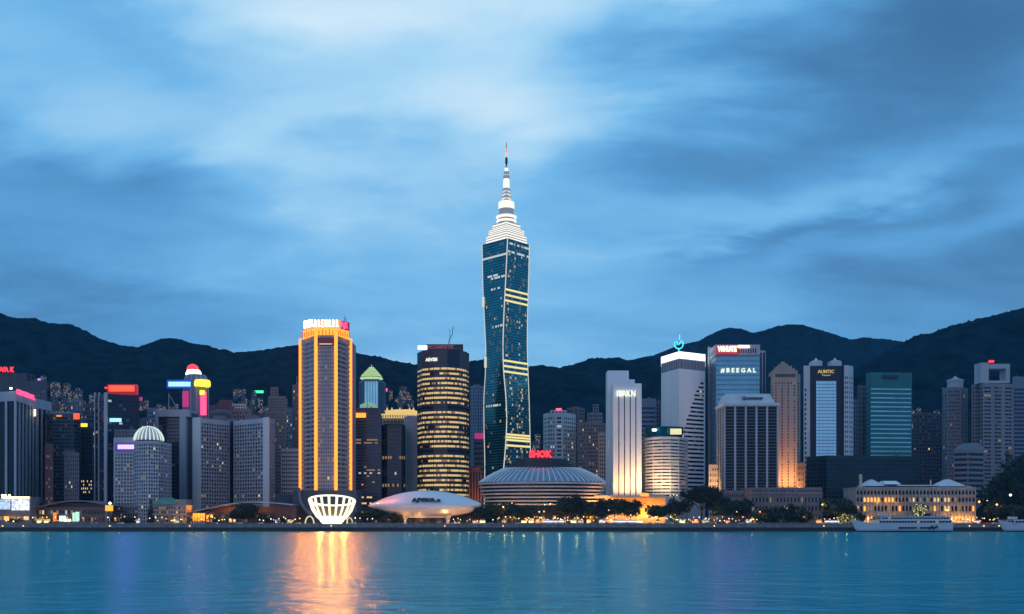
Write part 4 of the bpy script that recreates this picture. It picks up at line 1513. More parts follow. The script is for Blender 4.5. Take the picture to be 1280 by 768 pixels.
# -- blue glass tower with red roof sign
rt = root('glass_tower', (X(920, 1010), 1030, GZ), 'blue mirror glass tower with pale lettering and a glowing red roof sign', 'office tower')
block(rt, [(894.5, 1010), (950, 1010)], 443.5, 40, W_BLUE, G_BLUE, 14, 34, names=('wall', 'glazing'), ww=.96, wh=.8, corner=.5, top=1.5, bot=4, depth=.25)
block(rt, [(894.5, 1009.8), (950, 1009.8)], 431, 39, W_LIGHT, G_DARK, 16, 1, zbase=Z(443.5, 1010) + .02, names=('crown', 'crown_louvre'), ww=.55, wh=.62, corner=3, top=2.4, depth=.9,
      exist=lambda i, j: i >= 8)
sub(rt, 'corner_pier', W_LIGHT, 885.5, 889, 434, 652, 1040, 3)
sub(rt, 'dark_flank', W_NAVY, 886.5, 893.5, 431.8, 652, 1043.5, 6)
m = MB()
m.box(X(895.5, 1009), X(923, 1009), 1008.2, 1009.2, Z(443, 1009), Z(431.6, 1009))
m.build('sign_halo_board', emat('crimson_sign_halo', (.85, .0, .06), .55), rt)
letters(rt, 'WHUTE', 897, 920.5, 432.8, 440, 1007.8, emat('hot_sign_letters', (1, .45, .28), 5), d=.7, off=.05)
for a in (902, 912, 922):
    glint_spot(rt, a, 437, 1004, 28000, (1, .08, .55))  # unseen magenta spots added for the sign's streak on the water
sub(rt, 'sign', emat('pink_white_sign', (1, .72, .75), 2.4), 922, 937, 431.8, 435, 1008, 1)
letters(rt, '# B E E G A L', 901, 945, 460.3, 466.3, 1009, E_SIGNW, d=.7, off=.02)
tower('office_tower', 'slender pale edged slab peeking out right of the red-signed glass tower', 'office tower', [(949.5, 1075), (953, 1075), (957, 1075)], 438.5, 20, W_LIGHT, G_NAVY, [1, 1], 1, plant=False, radial=True,
      ww=.8, wh=1, corner=.3, exist=None)

# -- dark window block with pale fins and sloping attic
rt = root('office_block', (X(938, 905), 920, GZ), 'stout block of dark windows between pale fins under a sloped attic with dark script', 'office block')
block(rt, [(905, 905), (973, 905)], 507.5, 32, W_LIGHT, G_DARK, 5, 28, names=('wall', 'glazing'), ww=.82, wh=.94, corner=.5, top=.6, bot=26, depth=.9)
m = MB()
x0, x1 = X(905, 905), X(973, 905)
m.box(x0 - 1.2, x1 + 1.0, 903.4, 938.5, Z(507.5, 905) + .02, Z(504.2, 905))
m.build('cornice', W_PALE, rt)
m = MB()
m.prism([(x0, 905), (x1 - 3, 905), (x1 - 3, 937), (x0, 937)], Z(504.2, 905) + .02, Z(492.5, 912), 0, [(x0 + 4, 912), (x1 - 6, 912), (x1 - 6, 934), (x0 + 4, 934)])
m.build('attic_roof', W_PALE, rt)
letters(rt, 'Qcommor', 927, 954, 495.5, 500.5, 907.6, T_DARK, d=1, off=.03)
tower('apartment_block', 'small cream block warmly lit beside the big flat-topped tree', 'apartment block', [(886, 935), (902, 935)], 581, 12, W_CREAM, G_DARK, 5, 10, plant=False, ww=.5, wh=.5, radial=True, lit=rlit(.03, .1, 0, 61))
lamp(rt, 'SPOT', (X(893, 912), 912, GZ + 22), 60000, (1, .50, .16), R(70), (X(893, 935), 935, 48))

# -- tan tower with stepped crown
rt = root('tan_tower', (X(982, 985), 1000, GZ), 'tall tan stone tower with a stepped pyramid crown and warm lit foot', 'office tower')
block(rt, [(963.5, 990), (967, 984), (996, 984), (1000.5, 992)], 467, 22, W_TAN, G_DARK, [1, 7, 1], 40, radial=True, names=('wall', 'glazing'), ww=.42, wh=.55, corner=.8, top=8, bot=20, depth=.5, exist=lambda i, j: j == 0 or i in (0, 2, 4, 6), lit=rlit(.002, .01, 0, 62))
m = MB()
prv = Z(467, 984)
for a, b, t in ((967.5, 996.5, 463.5), (970, 994, 460.5), (973, 991, 457), (977, 987, 453.5), (980, 984, 450.5)):
    xa, xb = X(a, 990), X(b, 990)
    dpt = (xb - xa) / 2
    m.box(xa, xb, 1000 - dpt, 1000 + dpt, prv, Z(t, 990))
    prv = Z(t, 990)
m.build('stepped_crown', W_TAN, rt)
m = MB()
xa, xb = X(969, 983), X(995, 983)
for q in range(9):
    x = xa + (xb - xa) * (q + .5) / 9
    m.box(x - .8, x + .8, 983.5, 984.1, Z(471.5, 984), Z(467.8, 984))
m.build('arcade_window_frame', W_DARK, rt)
for a in (972, 982, 992):
    lamp(rt, 'SPOT', (X(a, 968), 966, GZ + 28), 46000, (1, .46, .15), R(120), (X(a, 984), 984, GZ + 66), blend=1)
tower('apartment_block', 'narrow tan annex at the right foot of the tan tower', 'apartment block', [(996.5, 970), (1006.5, 970)], 579, 14, W_TAN, G_DARK, 3, 10, plant=False, ww=.45, wh=.5, radial=True, lit=rlit(.03, .1, 0, 63))

# -- dark tower framed by white strips, ice blue glass panel
rt = root('framed_tower', (X(1034, 1000), 1015, GZ), 'dark tower with white window strips both sides and a pale blue glass panel', 'office tower')
block(rt, [(1012, 1002), (1056, 1002)], 457.5, 30, W_NAVY, G_NAVY, 1, 1, radial=True, names=('wall', 'wall_glazing'), exist=lambda i, j: False)
block(rt, [(1020, 1000.5), (1045.5, 1000.5)], 476, 1.4, W_BLUE, G_ICE, 6, 30, ybase=600, radial=True, sides=False, names=('panel_frame', 'panel_glazing'), ww=.98, wh=.84, corner=.1, top=.3, depth=.2)
block(rt, [(1004.5, 999), (1012.5, 999)], 457.3, 26, W_PALE, G_NAVY, 2, 28, radial=True, names=('strip_wall', 'strip_glazing'), ww=.6, wh=.55, corner=.6, top=22, exist=lambda i, j: i == 0)
block(rt, [(1055, 999), (1061, 999), (1066.5, 1006)], 456.8, 26, W_PALE, G_NAVY, [2, 2], 30, radial=True, names=('strip_wall', 'strip_glazing'), ww=.55, wh=.55, corner=.5, top=10)
for a, b in ((1015.5, 1028), (1039, 1052)):
    m = MB()
    Yh = 1006
    m.box(X(a, Yh), X(b, Yh), Yh, Yh + 12, Z(457.5, 1002) + .02, Z(451.8, Yh))
    m.box(X(a + 1, Yh), X(b - 1, Yh), Yh + 1, Yh + 11, Z(451.8, Yh), Z(450.6, Yh))
    c = X((a + b) / 2, Yh)
    m.prism([(c - 2, Yh + 3), (c + 2, Yh + 3), (c + 2, Yh + 7), (c - 2, Yh + 7)], Z(450.6, Yh), Z(446.5, Yh), 0, [(c - .2, Yh + 4.8), (c + .2, Yh + 4.8), (c + .2, Yh + 5.2), (c - .2, Yh + 5.2)])
    m.build('roof_hut', W_PALE, rt)
letters(rt, 'AUMTIC', 1022, 1042.5, 462.5, 466.8, 1001.4, T_GOLD, d=.5, off=.03)
letters(rt, 'Tiugor', 1027, 1038.5, 468.3, 470.6, 1001.4, emat('pale_sign_letters', (.8, .85, .8), .4), d=.5)
tower('apartment_tower', 'dim blue slab behind, between the white-stripped tower and the teal tower', 'apartment tower', [(1064, 1160), (1073, 1160)], 500, 16, W_BLUE, G_NAVY, 3, 28, plant=False, ww=.5, wh=.5, radial=True)
tower('apartment_tower', 'dim mauve slab half hidden left of the teal tower', 'apartment tower', [(1072, 1100), (1077, 1096), (1084, 1096)], 482, 16, W_GREY, G_DARK, [1, 2], 30, plant=False, ww=.4, wh=.5, radial=True)

# -- teal striped tower and dark green podium
rt = root('teal_tower', (X(1112, 1045), 1060, GZ), 'teal tower with even horizontal stripes and a dark slot in its blank top', 'office tower')
block(rt, [(1082.5, 1052), (1088, 1042), (1140, 1046)], 465.5, 24, W_TEAL, pmat('teal_strip_glass', (.30, .62, .66), rough=.2, metal=.7, var=.2), [1, 8], 22, radial=True, ww=1.0, wh=.36, corner=.4, top=15, bot=40, depth=.6,
      exist=None)
m = MB()
m.box(X(1103, 1042), X(1123, 1042), 1042.2, 1044, Z(473, 1042), Z(469, 1042))
m.build('roof_slot', W_DARK, rt)
rt = tower('podium_block', 'broad dark green glass podium block below the teal tower', 'office block', [(1008, 945), (1034, 925), (1149, 938)], 569.5, 40, W_DTEAL, G_NAVY, [6, 24], 16, plant=False, radial=True, ww=.86, wh=.6, corner=.8, top=3)
rt['label'] = 'broad dark green glass podium block below the teal tower'

# -- right hand group
tower('apartment_tower', 'dark unlit tower behind the colonnaded hotel, right of the teal tower', 'apartment tower', [(1141, 1190), (1178, 1190)], 517, 30, W_DIM, G_DARK, 10, 30, plant=True, ww=.5, wh=.5, radial=True, lit=rlit(.002, .006, 0, 65))
rt = tower('apartment_tower', 'grey ribbed apartment tower with a round top storey', 'apartment tower', [(1178, 1108), (1184, 1095), (1201, 1095), (1210, 1108)], 484, 24, W_MID, G_DARK, [2, 6, 3], 36, plant=False, ww=.5, wh=.6, radial=True, corner=.8, top=3, lit=rlit(.001, .01, 0, 66), exist=None)
m = MB()
m.lathe([(9.5 * .88, Z(484, 1095)), (9.5 * .88, Z(477, 1100)), (10 * .88, Z(476.5, 1100)), (10 * .88, Z(474, 1100)), (3, Z(472, 1100)), (.4, Z(469, 1100))], X(1194, 1108), 1108, 20)
m.build('top_storey', W_LIGHT, rt)
rt = tower('office_block', 'low grey block with bold horizontal bands and a sloping roof', 'office block', [(1192, 966), (1210, 958), (1230, 966)], 562, 22, W_MID, G_DARK, [5, 5], 10, plant=False, ww=1.0, wh=.5, radial=True, corner=.6, top=2, bot=18)
m = MB()
pz = foot([(1192, 966), (1210, 958), (1230, 966)], 22, True)
m.prism(pz, Z(562, 958), Z(554, 970), 0, [(X(1203, 974), 974), (X(1212, 970), 970), (X(1226, 974), 974), (X(1226, 982), 982), (X(1203, 982), 982)])
m.build('roof', W_GREY, rt)
rt = root('portal_tower', (X(1244, 1070), 1085, GZ), 'grey banded tower topped by a square portal frame with a red roof lamp', 'apartment tower')
block(rt, [(1224, 1075), (1229, 1060), (1266, 1066)], 479, 26, W_MID, G_DARK, [2, 8], 34, radial=True, ww=.92, wh=.42, corner=1.2, top=3, bot=10, depth=.7, lit=rlit(.001, .01, 0, 67), exist=lambda i, j: i not in (2, 5))
block(rt, [(1214.5, 1082), (1226, 1082)], 481, 18, W_MID, G_DARK, 3, 36, radial=True, names=('wing_wall', 'wing_glazing'), ww=.5, wh=.5)
zt0 = Z(479, 1060)
sub(rt, 'portal_pier', W_LIGHT, 1225.5, 1236, 453.5, 478.95, 1068, 14)
sub(rt, 'portal_pier', W_LIGHT, 1257.5, 1262.5, 455, 478.95, 1068, 14)
sub(rt, 'portal_beam', W_LIGHT, 1236.1, 1257.4, 455, 461, 1068, 14)
sub(rt, 'portal_sill', W_LIGHT, 1236.1, 1257.4, 476, 478.95, 1068, 14)
sub(rt, 'aviation_lamp', E_RED, 1237, 1242.5, 450.6, 453, 1070, 2)
tower('office_tower', 'dim blue grey tower at the far right edge of the skyline', 'office tower', [(1265.5, 1090), (1300, 1090)], 471, 30, W_BLUE, G_NAVY, 8, 34, plant=False, ww=.9, wh=.5, radial=True, corner=2, top=12)
tower('office_tower', 'tall dark slab half seen beyond the right edge behind the trees', 'office tower', [(1284, 1180), (1330, 1180)], 492, 30, W_DIM, G_DARK, 8, 30, radial=True)

# ------------------------------------------------------------------ low buildings along the water
# screen building
rt = root('screen_building', (X(16, 838), 846, GZ), 'low waterfront building carrying two bright white billboard screens', 'building')
block(rt, [(-14, 838), (38, 838)], 621, 18, W_GREY, G_DARK, 6, 1, names=('wall', 'shopfront'), ww=.8, wh=.5, top=15, bot=1.5, lit=lambda i, j: [0, 2, 4, 2, 2, 1][i % 6])


def screen_mat(name, tint, s):
    m = bpy.data.materials.new(name)
    m.use_nodes = True
    nt = m.node_tree
    b = nt.nodes['Principled BSDF']
    t = nt.nodes.new('ShaderNodeTexCoord')
    v = nt.nodes.new('ShaderNodeTexVoronoi')
    v.inputs['Scale'].default_value = .45
    nt.links.new(t.outputs['Object'], v.inputs['Vector'])
    r = nt.nodes.new('ShaderNodeValToRGB')
    r.color_ramp.elements[0].position, r.color_ramp.elements[0].color = .25, (*tint, 1)
    r.color_ramp.elements[1].position, r.color_ramp.elements[1].color = .95, (.10, .16, .26, 1)
    nt.links.new(v.outputs['Distance'], r.inputs[0])
    nt.links.new(r.outputs[0], b.inputs['Emission Color'])
    b.inputs['Emission Strength'].default_value = s
    return m


SCR1, SCR2 = screen_mat('billboard_screen', (.95, .97, 1), 1.3), screen_mat('bluish_billboard_screen', (.55, .8, 1), .8)
sub(rt, 'screen', SCR1, 14.5, 36, 624.5, 638, 836.8, 1)
sub(rt, 'screen', SCR2, -9, 12, 624.5, 637, 836.8, 1)
sub(rt, 'roof_light_bar', E_WARMW, 2, 36, 621.4, 622.8, 836.6, 1)
for a in (3, 7, 12):
    m = MB()
    m.lathe([(.2, Z(621, 839)), (.9, Z(620, 839)), (.9, Z(619, 839)), (.1, Z(618.2, 839))], X(a, 839), 839, 8)
    m.build('roof_lamp', E_WARMW, rt)
lamp(rt, 'POINT', (X(15, 838), 834, GZ + 3), 900, (1, .5, .15))

# ferry terminal with curved roof
rt = root('ferry_terminal', (X(90, 850), 856, GZ), 'long low dark terminal with a shallow curved roof and coloured shop lights', 'terminal')
block(rt, [(40, 850), (136, 850)], 634, 20, wall('terminal_brick', (.13, .10, .11)), G_DARK, 26, 2, names=('wall', 'shopfront'), ww=.7, wh=.55, top=1.5, bot=.6, lit=rlit(.03, .09, .03, 71, .02))
m = MB()
xs_ = np.linspace(X(38, 846), X(138, 846), 20)
up = [Z(634 - 1.5 - 7 * math.sin(math.pi * min(1, max(0, (i / 19 - .15) / .85))) ** .8, 846) for i in range(20)]
for i in range(19):
    for (ya, yb) in ((846, 876),):
        m.face([(xs_[i], ya, up[i]), (xs_[i + 1], ya, up[i + 1]), (xs_[i + 1], yb, up[i + 1]), (xs_[i], yb, up[i])])
        m.face([(xs_[i], ya, up[i]), (xs_[i + 1], ya, up[i + 1]), (xs_[i + 1], ya, up[i + 1] - 1.1), (xs_[i], ya, up[i] - 1.1)])
        m.face([(xs_[i], ya, up[i] - 1.1), (xs_[i + 1], ya, up[i + 1] - 1.1), (xs_[i + 1], yb, up[i + 1] - 1.1), (xs_[i], yb, up[i] - 1.1)])
m.build('curved_roof', W_GREY, rt)
m = MB()
m.prism([(X(50, 853), 853), (X(134, 853), 853), (X(134, 872), 872), (X(50, 872), 872)], Z(634, 850) + .02, Z(629, 853))
m.build('clerestory', W_DARK, rt)
for a, b, c, mt in ((66.5, 70, 641, E_ORNG), (74, 82, 645, emat('blue_white_shop_light', (.6, .9, 1), 1.4)), (90.5, 93, 641, emat('green_white_shop_light', (.6, 1, .8), 1.0)), (94, 98.5, 640, bpy.data.materials['green_white_shop_light']),
                     (42, 62, 649, emat('yellow_green_shop_light', (.9, .85, .25), .7)), (80, 88, 649, E_GLOWY)):
    sub(rt, 'shop_light', mt, a, b, c, 652, 848.6, 1)

# amber beacon frame
rt = root('amber_beacon', (X(136, 828), 830, GZ), 'tall frame holding a glowing amber box with a white lamp on top', 'beacon')
for a in (132.5, 137.5):
    m = MB()
    m.tube([(X(a, 829), 829, GZ), (X(a, 829), 829, Z(638, 829))], .22, 5)
    m.build('leg', STEEL, rt)
sub(rt, 'amber_box', emat('amber_box', (1, .33, .02), 1.8), 131.5, 139.5, 632, 639, 828, 3)
m = MB()
m.lathe([(.1, Z(631, 829)), (1.1, Z(630, 829)), (1.1, Z(628.6, 829)), (.1, Z(627.4, 829))], X(137.5, 829), 829, 10)
m.build('lamp', E_LAMPW, rt)

# brick quay building between the terminal and the hall
tower('office_block', 'low mauve brick office block behind the tall amber beacon', 'office block', [(112, 880), (188, 880)], 632, 18, W_PINK, G_DARK, 24, 5, plant=False, ww=.55, wh=.5, top=1.5, bot=1, lit=rlit(.01, .06, .01, 72))

# green roof hall
rt = root('green_roofed_hall', (X(216, 850), 862, GZ), 'brown two-storey hall with a pale green hipped roof', 'hall')
block(rt, [(188, 850), (233, 850)], 631, 22, W_BEIGE, G_DARK, 14, 4, names=('wall', 'glazing'), ww=.55, wh=.5, top=1, bot=.5, lit=rlit(.05, .10, .01, 73))
m = MB()
m.prism([(X(188, 850), 848.5), (X(222, 850), 848.5), (X(222, 850), 873), (X(188, 850), 873)], Z(631, 850) + .02, Z(622, 858), 0, [(X(203, 858), 858), (X(215, 858), 858), (X(215, 866), 866), (X(203, 866), 866)])
m.build('hipped_roof', pmat('weathered_green_roof', (.10, .24, .19), var=.25, vscale=.3), rt)
m = MB()
m.box(X(218, 851), X(232, 851), 852, 868, Z(631, 850) + .02, Z(624.5, 852))
m.build('roof_block', W_BEIGE, rt)

# orange pavilion
rt = root('orange_pavilion', (X(246, 838), 844, GZ), 'small pavilion lit vivid orange inside with a square lit corner post', 'pavilion')
m = MB()
m.box(X(235, 838), X(257.5, 838), 836.5, 850, Z(641.8, 838), Z(640.4, 838))
m.build('roof', W_RED, rt)
m = MB()
m.box(X(236, 838), X(257, 838), 848, 849, GZ, Z(641.8, 838) - .02)
m.build('back_wall', pmat('amber_render', (.75, .42, .12)), rt)
for q in range(7):
    sub(rt, 'post', W_RED, 237 + q * 3.2, 237.6 + q * 3.2, 641.9, 655, 837, .5)
sub(rt, 'corner_post', pmat('ochre_render', (.6, .32, .1)), 232.5, 239.5, 631.5, 640.3, 839, 5)
sub(rt, 'counter', W_CREAM, 238, 256, 651.6, 655, 840, 2)
for a in (239, 245, 251, 256):
    lamp(rt, 'POINT', (X(a, 843), 843.5, Z(643.5, 838)), 1900, (1, .40, .03), radius=.4)
lamp(rt, 'POINT', (X(236, 836), 835.5, Z(634, 838)), 900, (1, .40, .03), radius=.4)

# hall with sweeping curved roof
rt = root('curved_roof_hall', (X(292, 846), 856, GZ), 'wide low hall under one sweeping pale arched roof edge', 'hall')
block(rt, [(256, 848), (344, 848)], 641, 18, W_DARK, G_DARK, 18, 2, names=('wall', 'shopfront'), ww=.7, wh=.6, top=1, bot=.5, lit=rlit(.04, .10, .01, 74, .05))
m = MB()
xs_ = np.linspace(X(238, 842), X(366, 842), 28)
up = [Z(636.5 - 9.3 * math.sin(math.pi * (.5 + .62 * (i / 27 - .62) / .62) if i / 27 < .62 else math.pi * (.5 + .30 * (i / 27 - .62) / .38)), 842) for i in range(28)]
for i in range(27):
    ya, yb, t = 842, 868, .9
    m.face([(xs_[i], ya, up[i]), (xs_[i + 1], ya, up[i + 1]), (xs_[i + 1], yb, up[i + 1]), (xs_[i], yb, up[i])])
    m.face([(xs_[i], ya, up[i]), (xs_[i + 1], ya, up[i + 1]), (xs_[i + 1], ya, up[i + 1] - t), (xs_[i], ya, up[i] - t)])
    m.face([(xs_[i], ya, up[i] - t), (xs_[i + 1], ya, up[i + 1] - t), (xs_[i + 1], yb, up[i + 1] - t), (xs_[i], yb, up[i] - t)])
m.build('arched_roof', W_LIGHT, rt)
m = MB()
m.box(X(262, 846), X(362, 846), 850, 866, Z(641, 848) + .02, Z(633.5, 850))
m.build('upper_wall', W_RED, rt)
sub(rt, 'end_wall', W_RED, 344.2, 366, 632, 655, 846, 16)
for a, b in ((284, 639), (290, 642), (331, 636)):
    lamp(rt, 'POINT', (X(a, 844), 841, Z(b, 842)), 1500, (1, .42, .05), radius=.4)

# stone colonial building
rt = root('stone_hall', (X(983, 850), 864, GZ), 'low pinkish stone building with small arched upper windows behind dark shrubs', 'building')
block(rt, [(938, 850), (1028, 850)], 617.5, 26, W_PINK, G_DARK, 20, 3, names=('lower_wall', 'lower_glazing'), ww=.42, wh=.55, top=1.5, bot=2, depth=.7, lit=rlit(0, .04, 0, 75))
poly, z0_, z1_, _ = block(rt, [(938, 850.2), (1028, 850.2)], 612, 25.5, W_PINK, G_DARK, 24, 1, zbase=Z(625.5, 850) + 1.2, names=('upper_wall', 'upper_glazing'), ww=.4, wh=.5, top=3) if False else (None,) * 4
m = MB()
m.box(X(937.4, 849), X(1028.6, 849), 848.8, 876.5, Z(617.5, 850) + .02, Z(616.4, 850))
m.build('cornice', W_BEIGE, rt)
block(rt, [(938.4, 850.4), (1027.6, 850.4)], 609.5, 25, W_PINK, G_DARK, 26, 1, zbase=Z(616.4, 850) + .04, names=('upper_wall', 'upper_glazing'), ww=.4, wh=.6, top=1.0, depth=.6, lit=rlit(0, .05, 0, 76))
tower('building', 'low mauve wing in front of the pale-finned office block', 'building', [(905, 872), (940, 872)], 613, 16, W_PINK, G_DARK, 12, 3, plant=False, ww=.4, wh=.5, top=2, bot=10, lit=rlit(0, .03, 0, 77))

# long hotel with arched windows
HOTEL = wall('pale_hotel_stone', (.40, .35, .33))
rt = root('arcaded_hotel', (X(1144, 850), 865, GZ), 'long pale stone hotel with arched windows glowing amber and white tent roofs', 'hotel')
hx0, hx1 = X(1070, 850), X(1219, 850)
hb = [.95, .6, .75]
lev = [(653, 640.5), (640.5, 628.5), (628.5, 619.5), (619.5, 611)]
hr = random.Random(77)
wl_, gl_ = MB(), MB()
NBAY = 34
bwid = (hx1 - hx0) / NBAY
for L_, (pb, pt) in enumerate(lev):
    z0, z1 = (GZ if L_ == 0 else Z(pb, 850)), Z(pt, 850)
    gl_ = MB()
    for i in range(NBAY):
        a, b = hx0 + i * bwid, hx0 + (i + 1) * bwid
        cxx, hw = (a + b) / 2, bwid * .35
        sill, spr = z0 + (z1 - z0) * .12, z0 + (z1 - z0) * .55
        topz = spr + hw * .95
        arch = [(cxx + hw * math.cos(t), spr + hw * .95 * math.sin(t)) for t in np.linspace(0, math.pi, 9)]
        op = [(cxx - hw, sill), (cxx + hw, sill)] + arch
        y = 850.0
        # wall around the arch
        wl_.face([(a, y, z0), (b, y, z0), (b, y, sill), (cxx + hw, y, sill), (cxx - hw, y, sill), (a, y, sill)])
        wl_.face([(b, y, sill), (b, y, spr), (cxx + hw, y, spr), (cxx + hw, y, sill)])
        wl_.face([(a, y, sill), (cxx - hw, y, sill), (cxx - hw, y, spr), (a, y, spr)])
        rgt = arch[:5]
        wl_.face([(b, y, spr), (b, y, z1), (cxx, y, z1)] + [(p, y, q) for p, q in reversed(rgt)])
        lft = arch[4:]
        wl_.face([(cxx, y, z1), (a, y, z1), (a, y, spr)] + [(p, y, q) for p, q in reversed(lft)])
        for (p, q), (r_, s_) in zip(op, op[1:] + op[:1]):
            wl_.face([(p, y, q), (r_, y, s_), (r_, y + 1.0, s_), (p, y + 1.0, q)])
        lit = 0
        if L_ == 2 and (i in (2, 3, 5, 6, 9, 10) or hr.random() < .34):
            lit = 4 if i < 12 else hr.choice((1, 2, 2))
        if L_ == 1 and (hr.random() < .5):
            lit = hr.choice((1, 2, 2, 4))
        if L_ == 0:
            lit = 4 if (i in (3, 4, 6, 7, 8, 12) or i > 24) else (1 if hr.random() < .35 else 2)
        gl_.face([(p, y + 1.0, q) for p, q in op], lit)
    gl_.build('arched_glazing', GLZ(G_DARK), rt)
zt = Z(611, 850)
wl_.face([(hx0, 850, GZ), (hx0, 882, GZ), (hx0, 882, zt), (hx0, 850, zt)])
wl_.face([(hx1, 850, GZ), (hx1, 882, GZ), (hx1, 882, zt), (hx1, 850, zt)])
wl_.face([(hx0, 882, GZ), (hx1, 882, GZ), (hx1, 882, zt), (hx0, 882, zt)])
wl_.face([(hx0, 850, zt), (hx1, 850, zt), (hx1, 882, zt), (hx0, 882, zt)])
wl_.build('arcaded_wall', HOTEL, rt)
for i in range(NBAY + 1):
    m = MB()
    x = hx0 + i * bwid
    m.box(x - .38, x + .38, 849.3, 849.97, GZ, zt - .2)
    m.build('pilaster', HOTEL, rt)
for pz in (640.5, 628.5, 619.5):
    m = MB()
    m.box(hx0 - .3, hx1 + .3, 849.1, 849.96, Z(pz, 850) - .35, Z(pz, 850) + .25)
    m.build('string_course', HOTEL, rt)
m = MB()
m.box(hx0 - .5, hx1 + .5, 849.2, 882.5, zt + .02, zt + 1.1)
m.build('parapet', HOTEL, rt)
tent = lambda a, b, p0, p1, sh: (lambda m: (m.prism([(X(a, 858), 853), (X(b, 858), 853), (X(b, 858), 876), (X(a, 858), 876)], Z(p0, 853), Z(p1, 858), 0, [(X(a + (b - a) * sh, 858), 862), (X(b - (b - a) * sh, 858), 862), (X(b - (b - a) * sh, 858), 868), (X(a + (b - a) * sh, 858), 868)]), m)[1])(MB())
tent(1080, 1104, 607.6, 599.4, .46).build('tent_roof', W_PALE, rt)
tent(1104.5, 1124, 605.6, 601.2, .08).build('tent_roof', WPAINT, rt)
tent(1171, 1205, 608, 599.2, .44).build('tent_roof', W_PALE, rt)
tent(1164, 1213, 609, 607.4, .03).build('tent_roof', WPAINT, rt)
sub(rt, 'roof_terrace', W_GREY, 1082, 1212, 607.2, 610, 856, 18)
sub(rt, 'terrace_canopy', WPAINT, 1122, 1172, 606.4, 607.6, 853, 8)
sub(rt, 'chimney_stack', W_CREAM, 1075, 1077.6, 593, 610, 852, 2.4)
sub(rt, 'chimney_cap', W_CREAM, 1074.6, 1078, 596, 598, 851.6, 3.2)
sub(rt, 'finial', W_CREAM, 1163, 1164.2, 600, 606, 856, 1)
for a in (1086, 1097, 1110, 1120):
    lamp(rt, 'POINT', (X(a, 848), 846.5, Z(627, 850)), 420, (1, .42, .06), radius=.4)
for a in (1085, 1096, 1106, 1118, 1183, 1190, 1197, 1204, 1212):
    lamp(rt, 'POINT', (X(a, 847), 845, GZ + 3.4), 1500 if a > 1150 else 800, (1, .40, .05), radius=.5)

# ------------------------------------------------------------------ trees
BARK = pmat('bark', (.05, .035, .028), var=.3, vscale=2)
LEAF = pmat('leaf', (.030, .055, .028), var=.6, vscale=.35, rough=.7)
LEAF2 = pmat('dark_leaf', (.018, .038, .026), var=.6, vscale=.35, rough=.7)
LEAFG = pmat('bright_leaf', (.06, .085, .02), var=.5, vscale=.5, rough=.7)


def crown_mesh(name, lobes, n, size, mat, seed):
    """Leaf clumps spread through several lobes; lobes = (x, y, z, rx, ry, rz)."""
    r = np.random.default_rng(seed)
    lob = np.array(lobes, float)
    wt = (lob[:, 3] * lob[:, 4] * lob[:, 5]) ** (2 / 3)
    nc = max(20, n // 14)
    ci = r.choice(len(lob), nc, p=wt / wt.sum())
    d = r.normal(size=(nc, 3))
    d /= np.linalg.norm(d, axis=1)[:, None]
    c = lob[ci, :3] + d * lob[ci, 3:] * (r.uniform(.25, 1, nc) ** .5)[:, None]
    k = r.integers(0, nc, n)
    sp = size * 1.9
    p = c[k] + r.normal(size=(n, 3)) * sp * np.array([.55, .55, .38])
    a = r.normal(size=(n, 3))
    a /= np.linalg.norm(a, axis=1)[:, None]
    b = np.cross(a, r.normal(size=(n, 3)))
    b /= np.linalg.norm(b, axis=1)[:, None]
    s = size * r.uniform(.5, 1.2, n)[:, None]
    V = np.stack([p - a * s, p + b * s * .55, p + a * s, p - b * s * .55], 1).reshape(-1, 3)
    V[:, 2] = np.maximum(V[:, 2], .15)
    me = bpy.data.meshes.new(name)
    me.from_pydata(V.tolist(), [], np.arange(4 * n).reshape(n, 4).tolist())
    me.materials.append(mat)
    return me


def trunk_mesh(h, r0, limbs, seed):
    q = random.Random(seed)
    m = MB()
    m.tube([(0, 0, 0), (q.uniform(-.1, .1), 0, h * .5), (q.uniform(-.2, .2), .1, h)], [r0, r0 * .75, r0 * .5], 7)
    for x, y, z in limbs:
        m.tube([(0, 0, h * .72), (x * .45, y * .45, h * .72 + (z - h * .72) * .55), (x, y, z)], [r0 * .45, r0 * .3, r0 * .12], 5)
    me = bpy.data.meshes.new('trunk')
    me.from_pydata(m.v, [], m.f)
    me.materials.append(BARK)
    return me


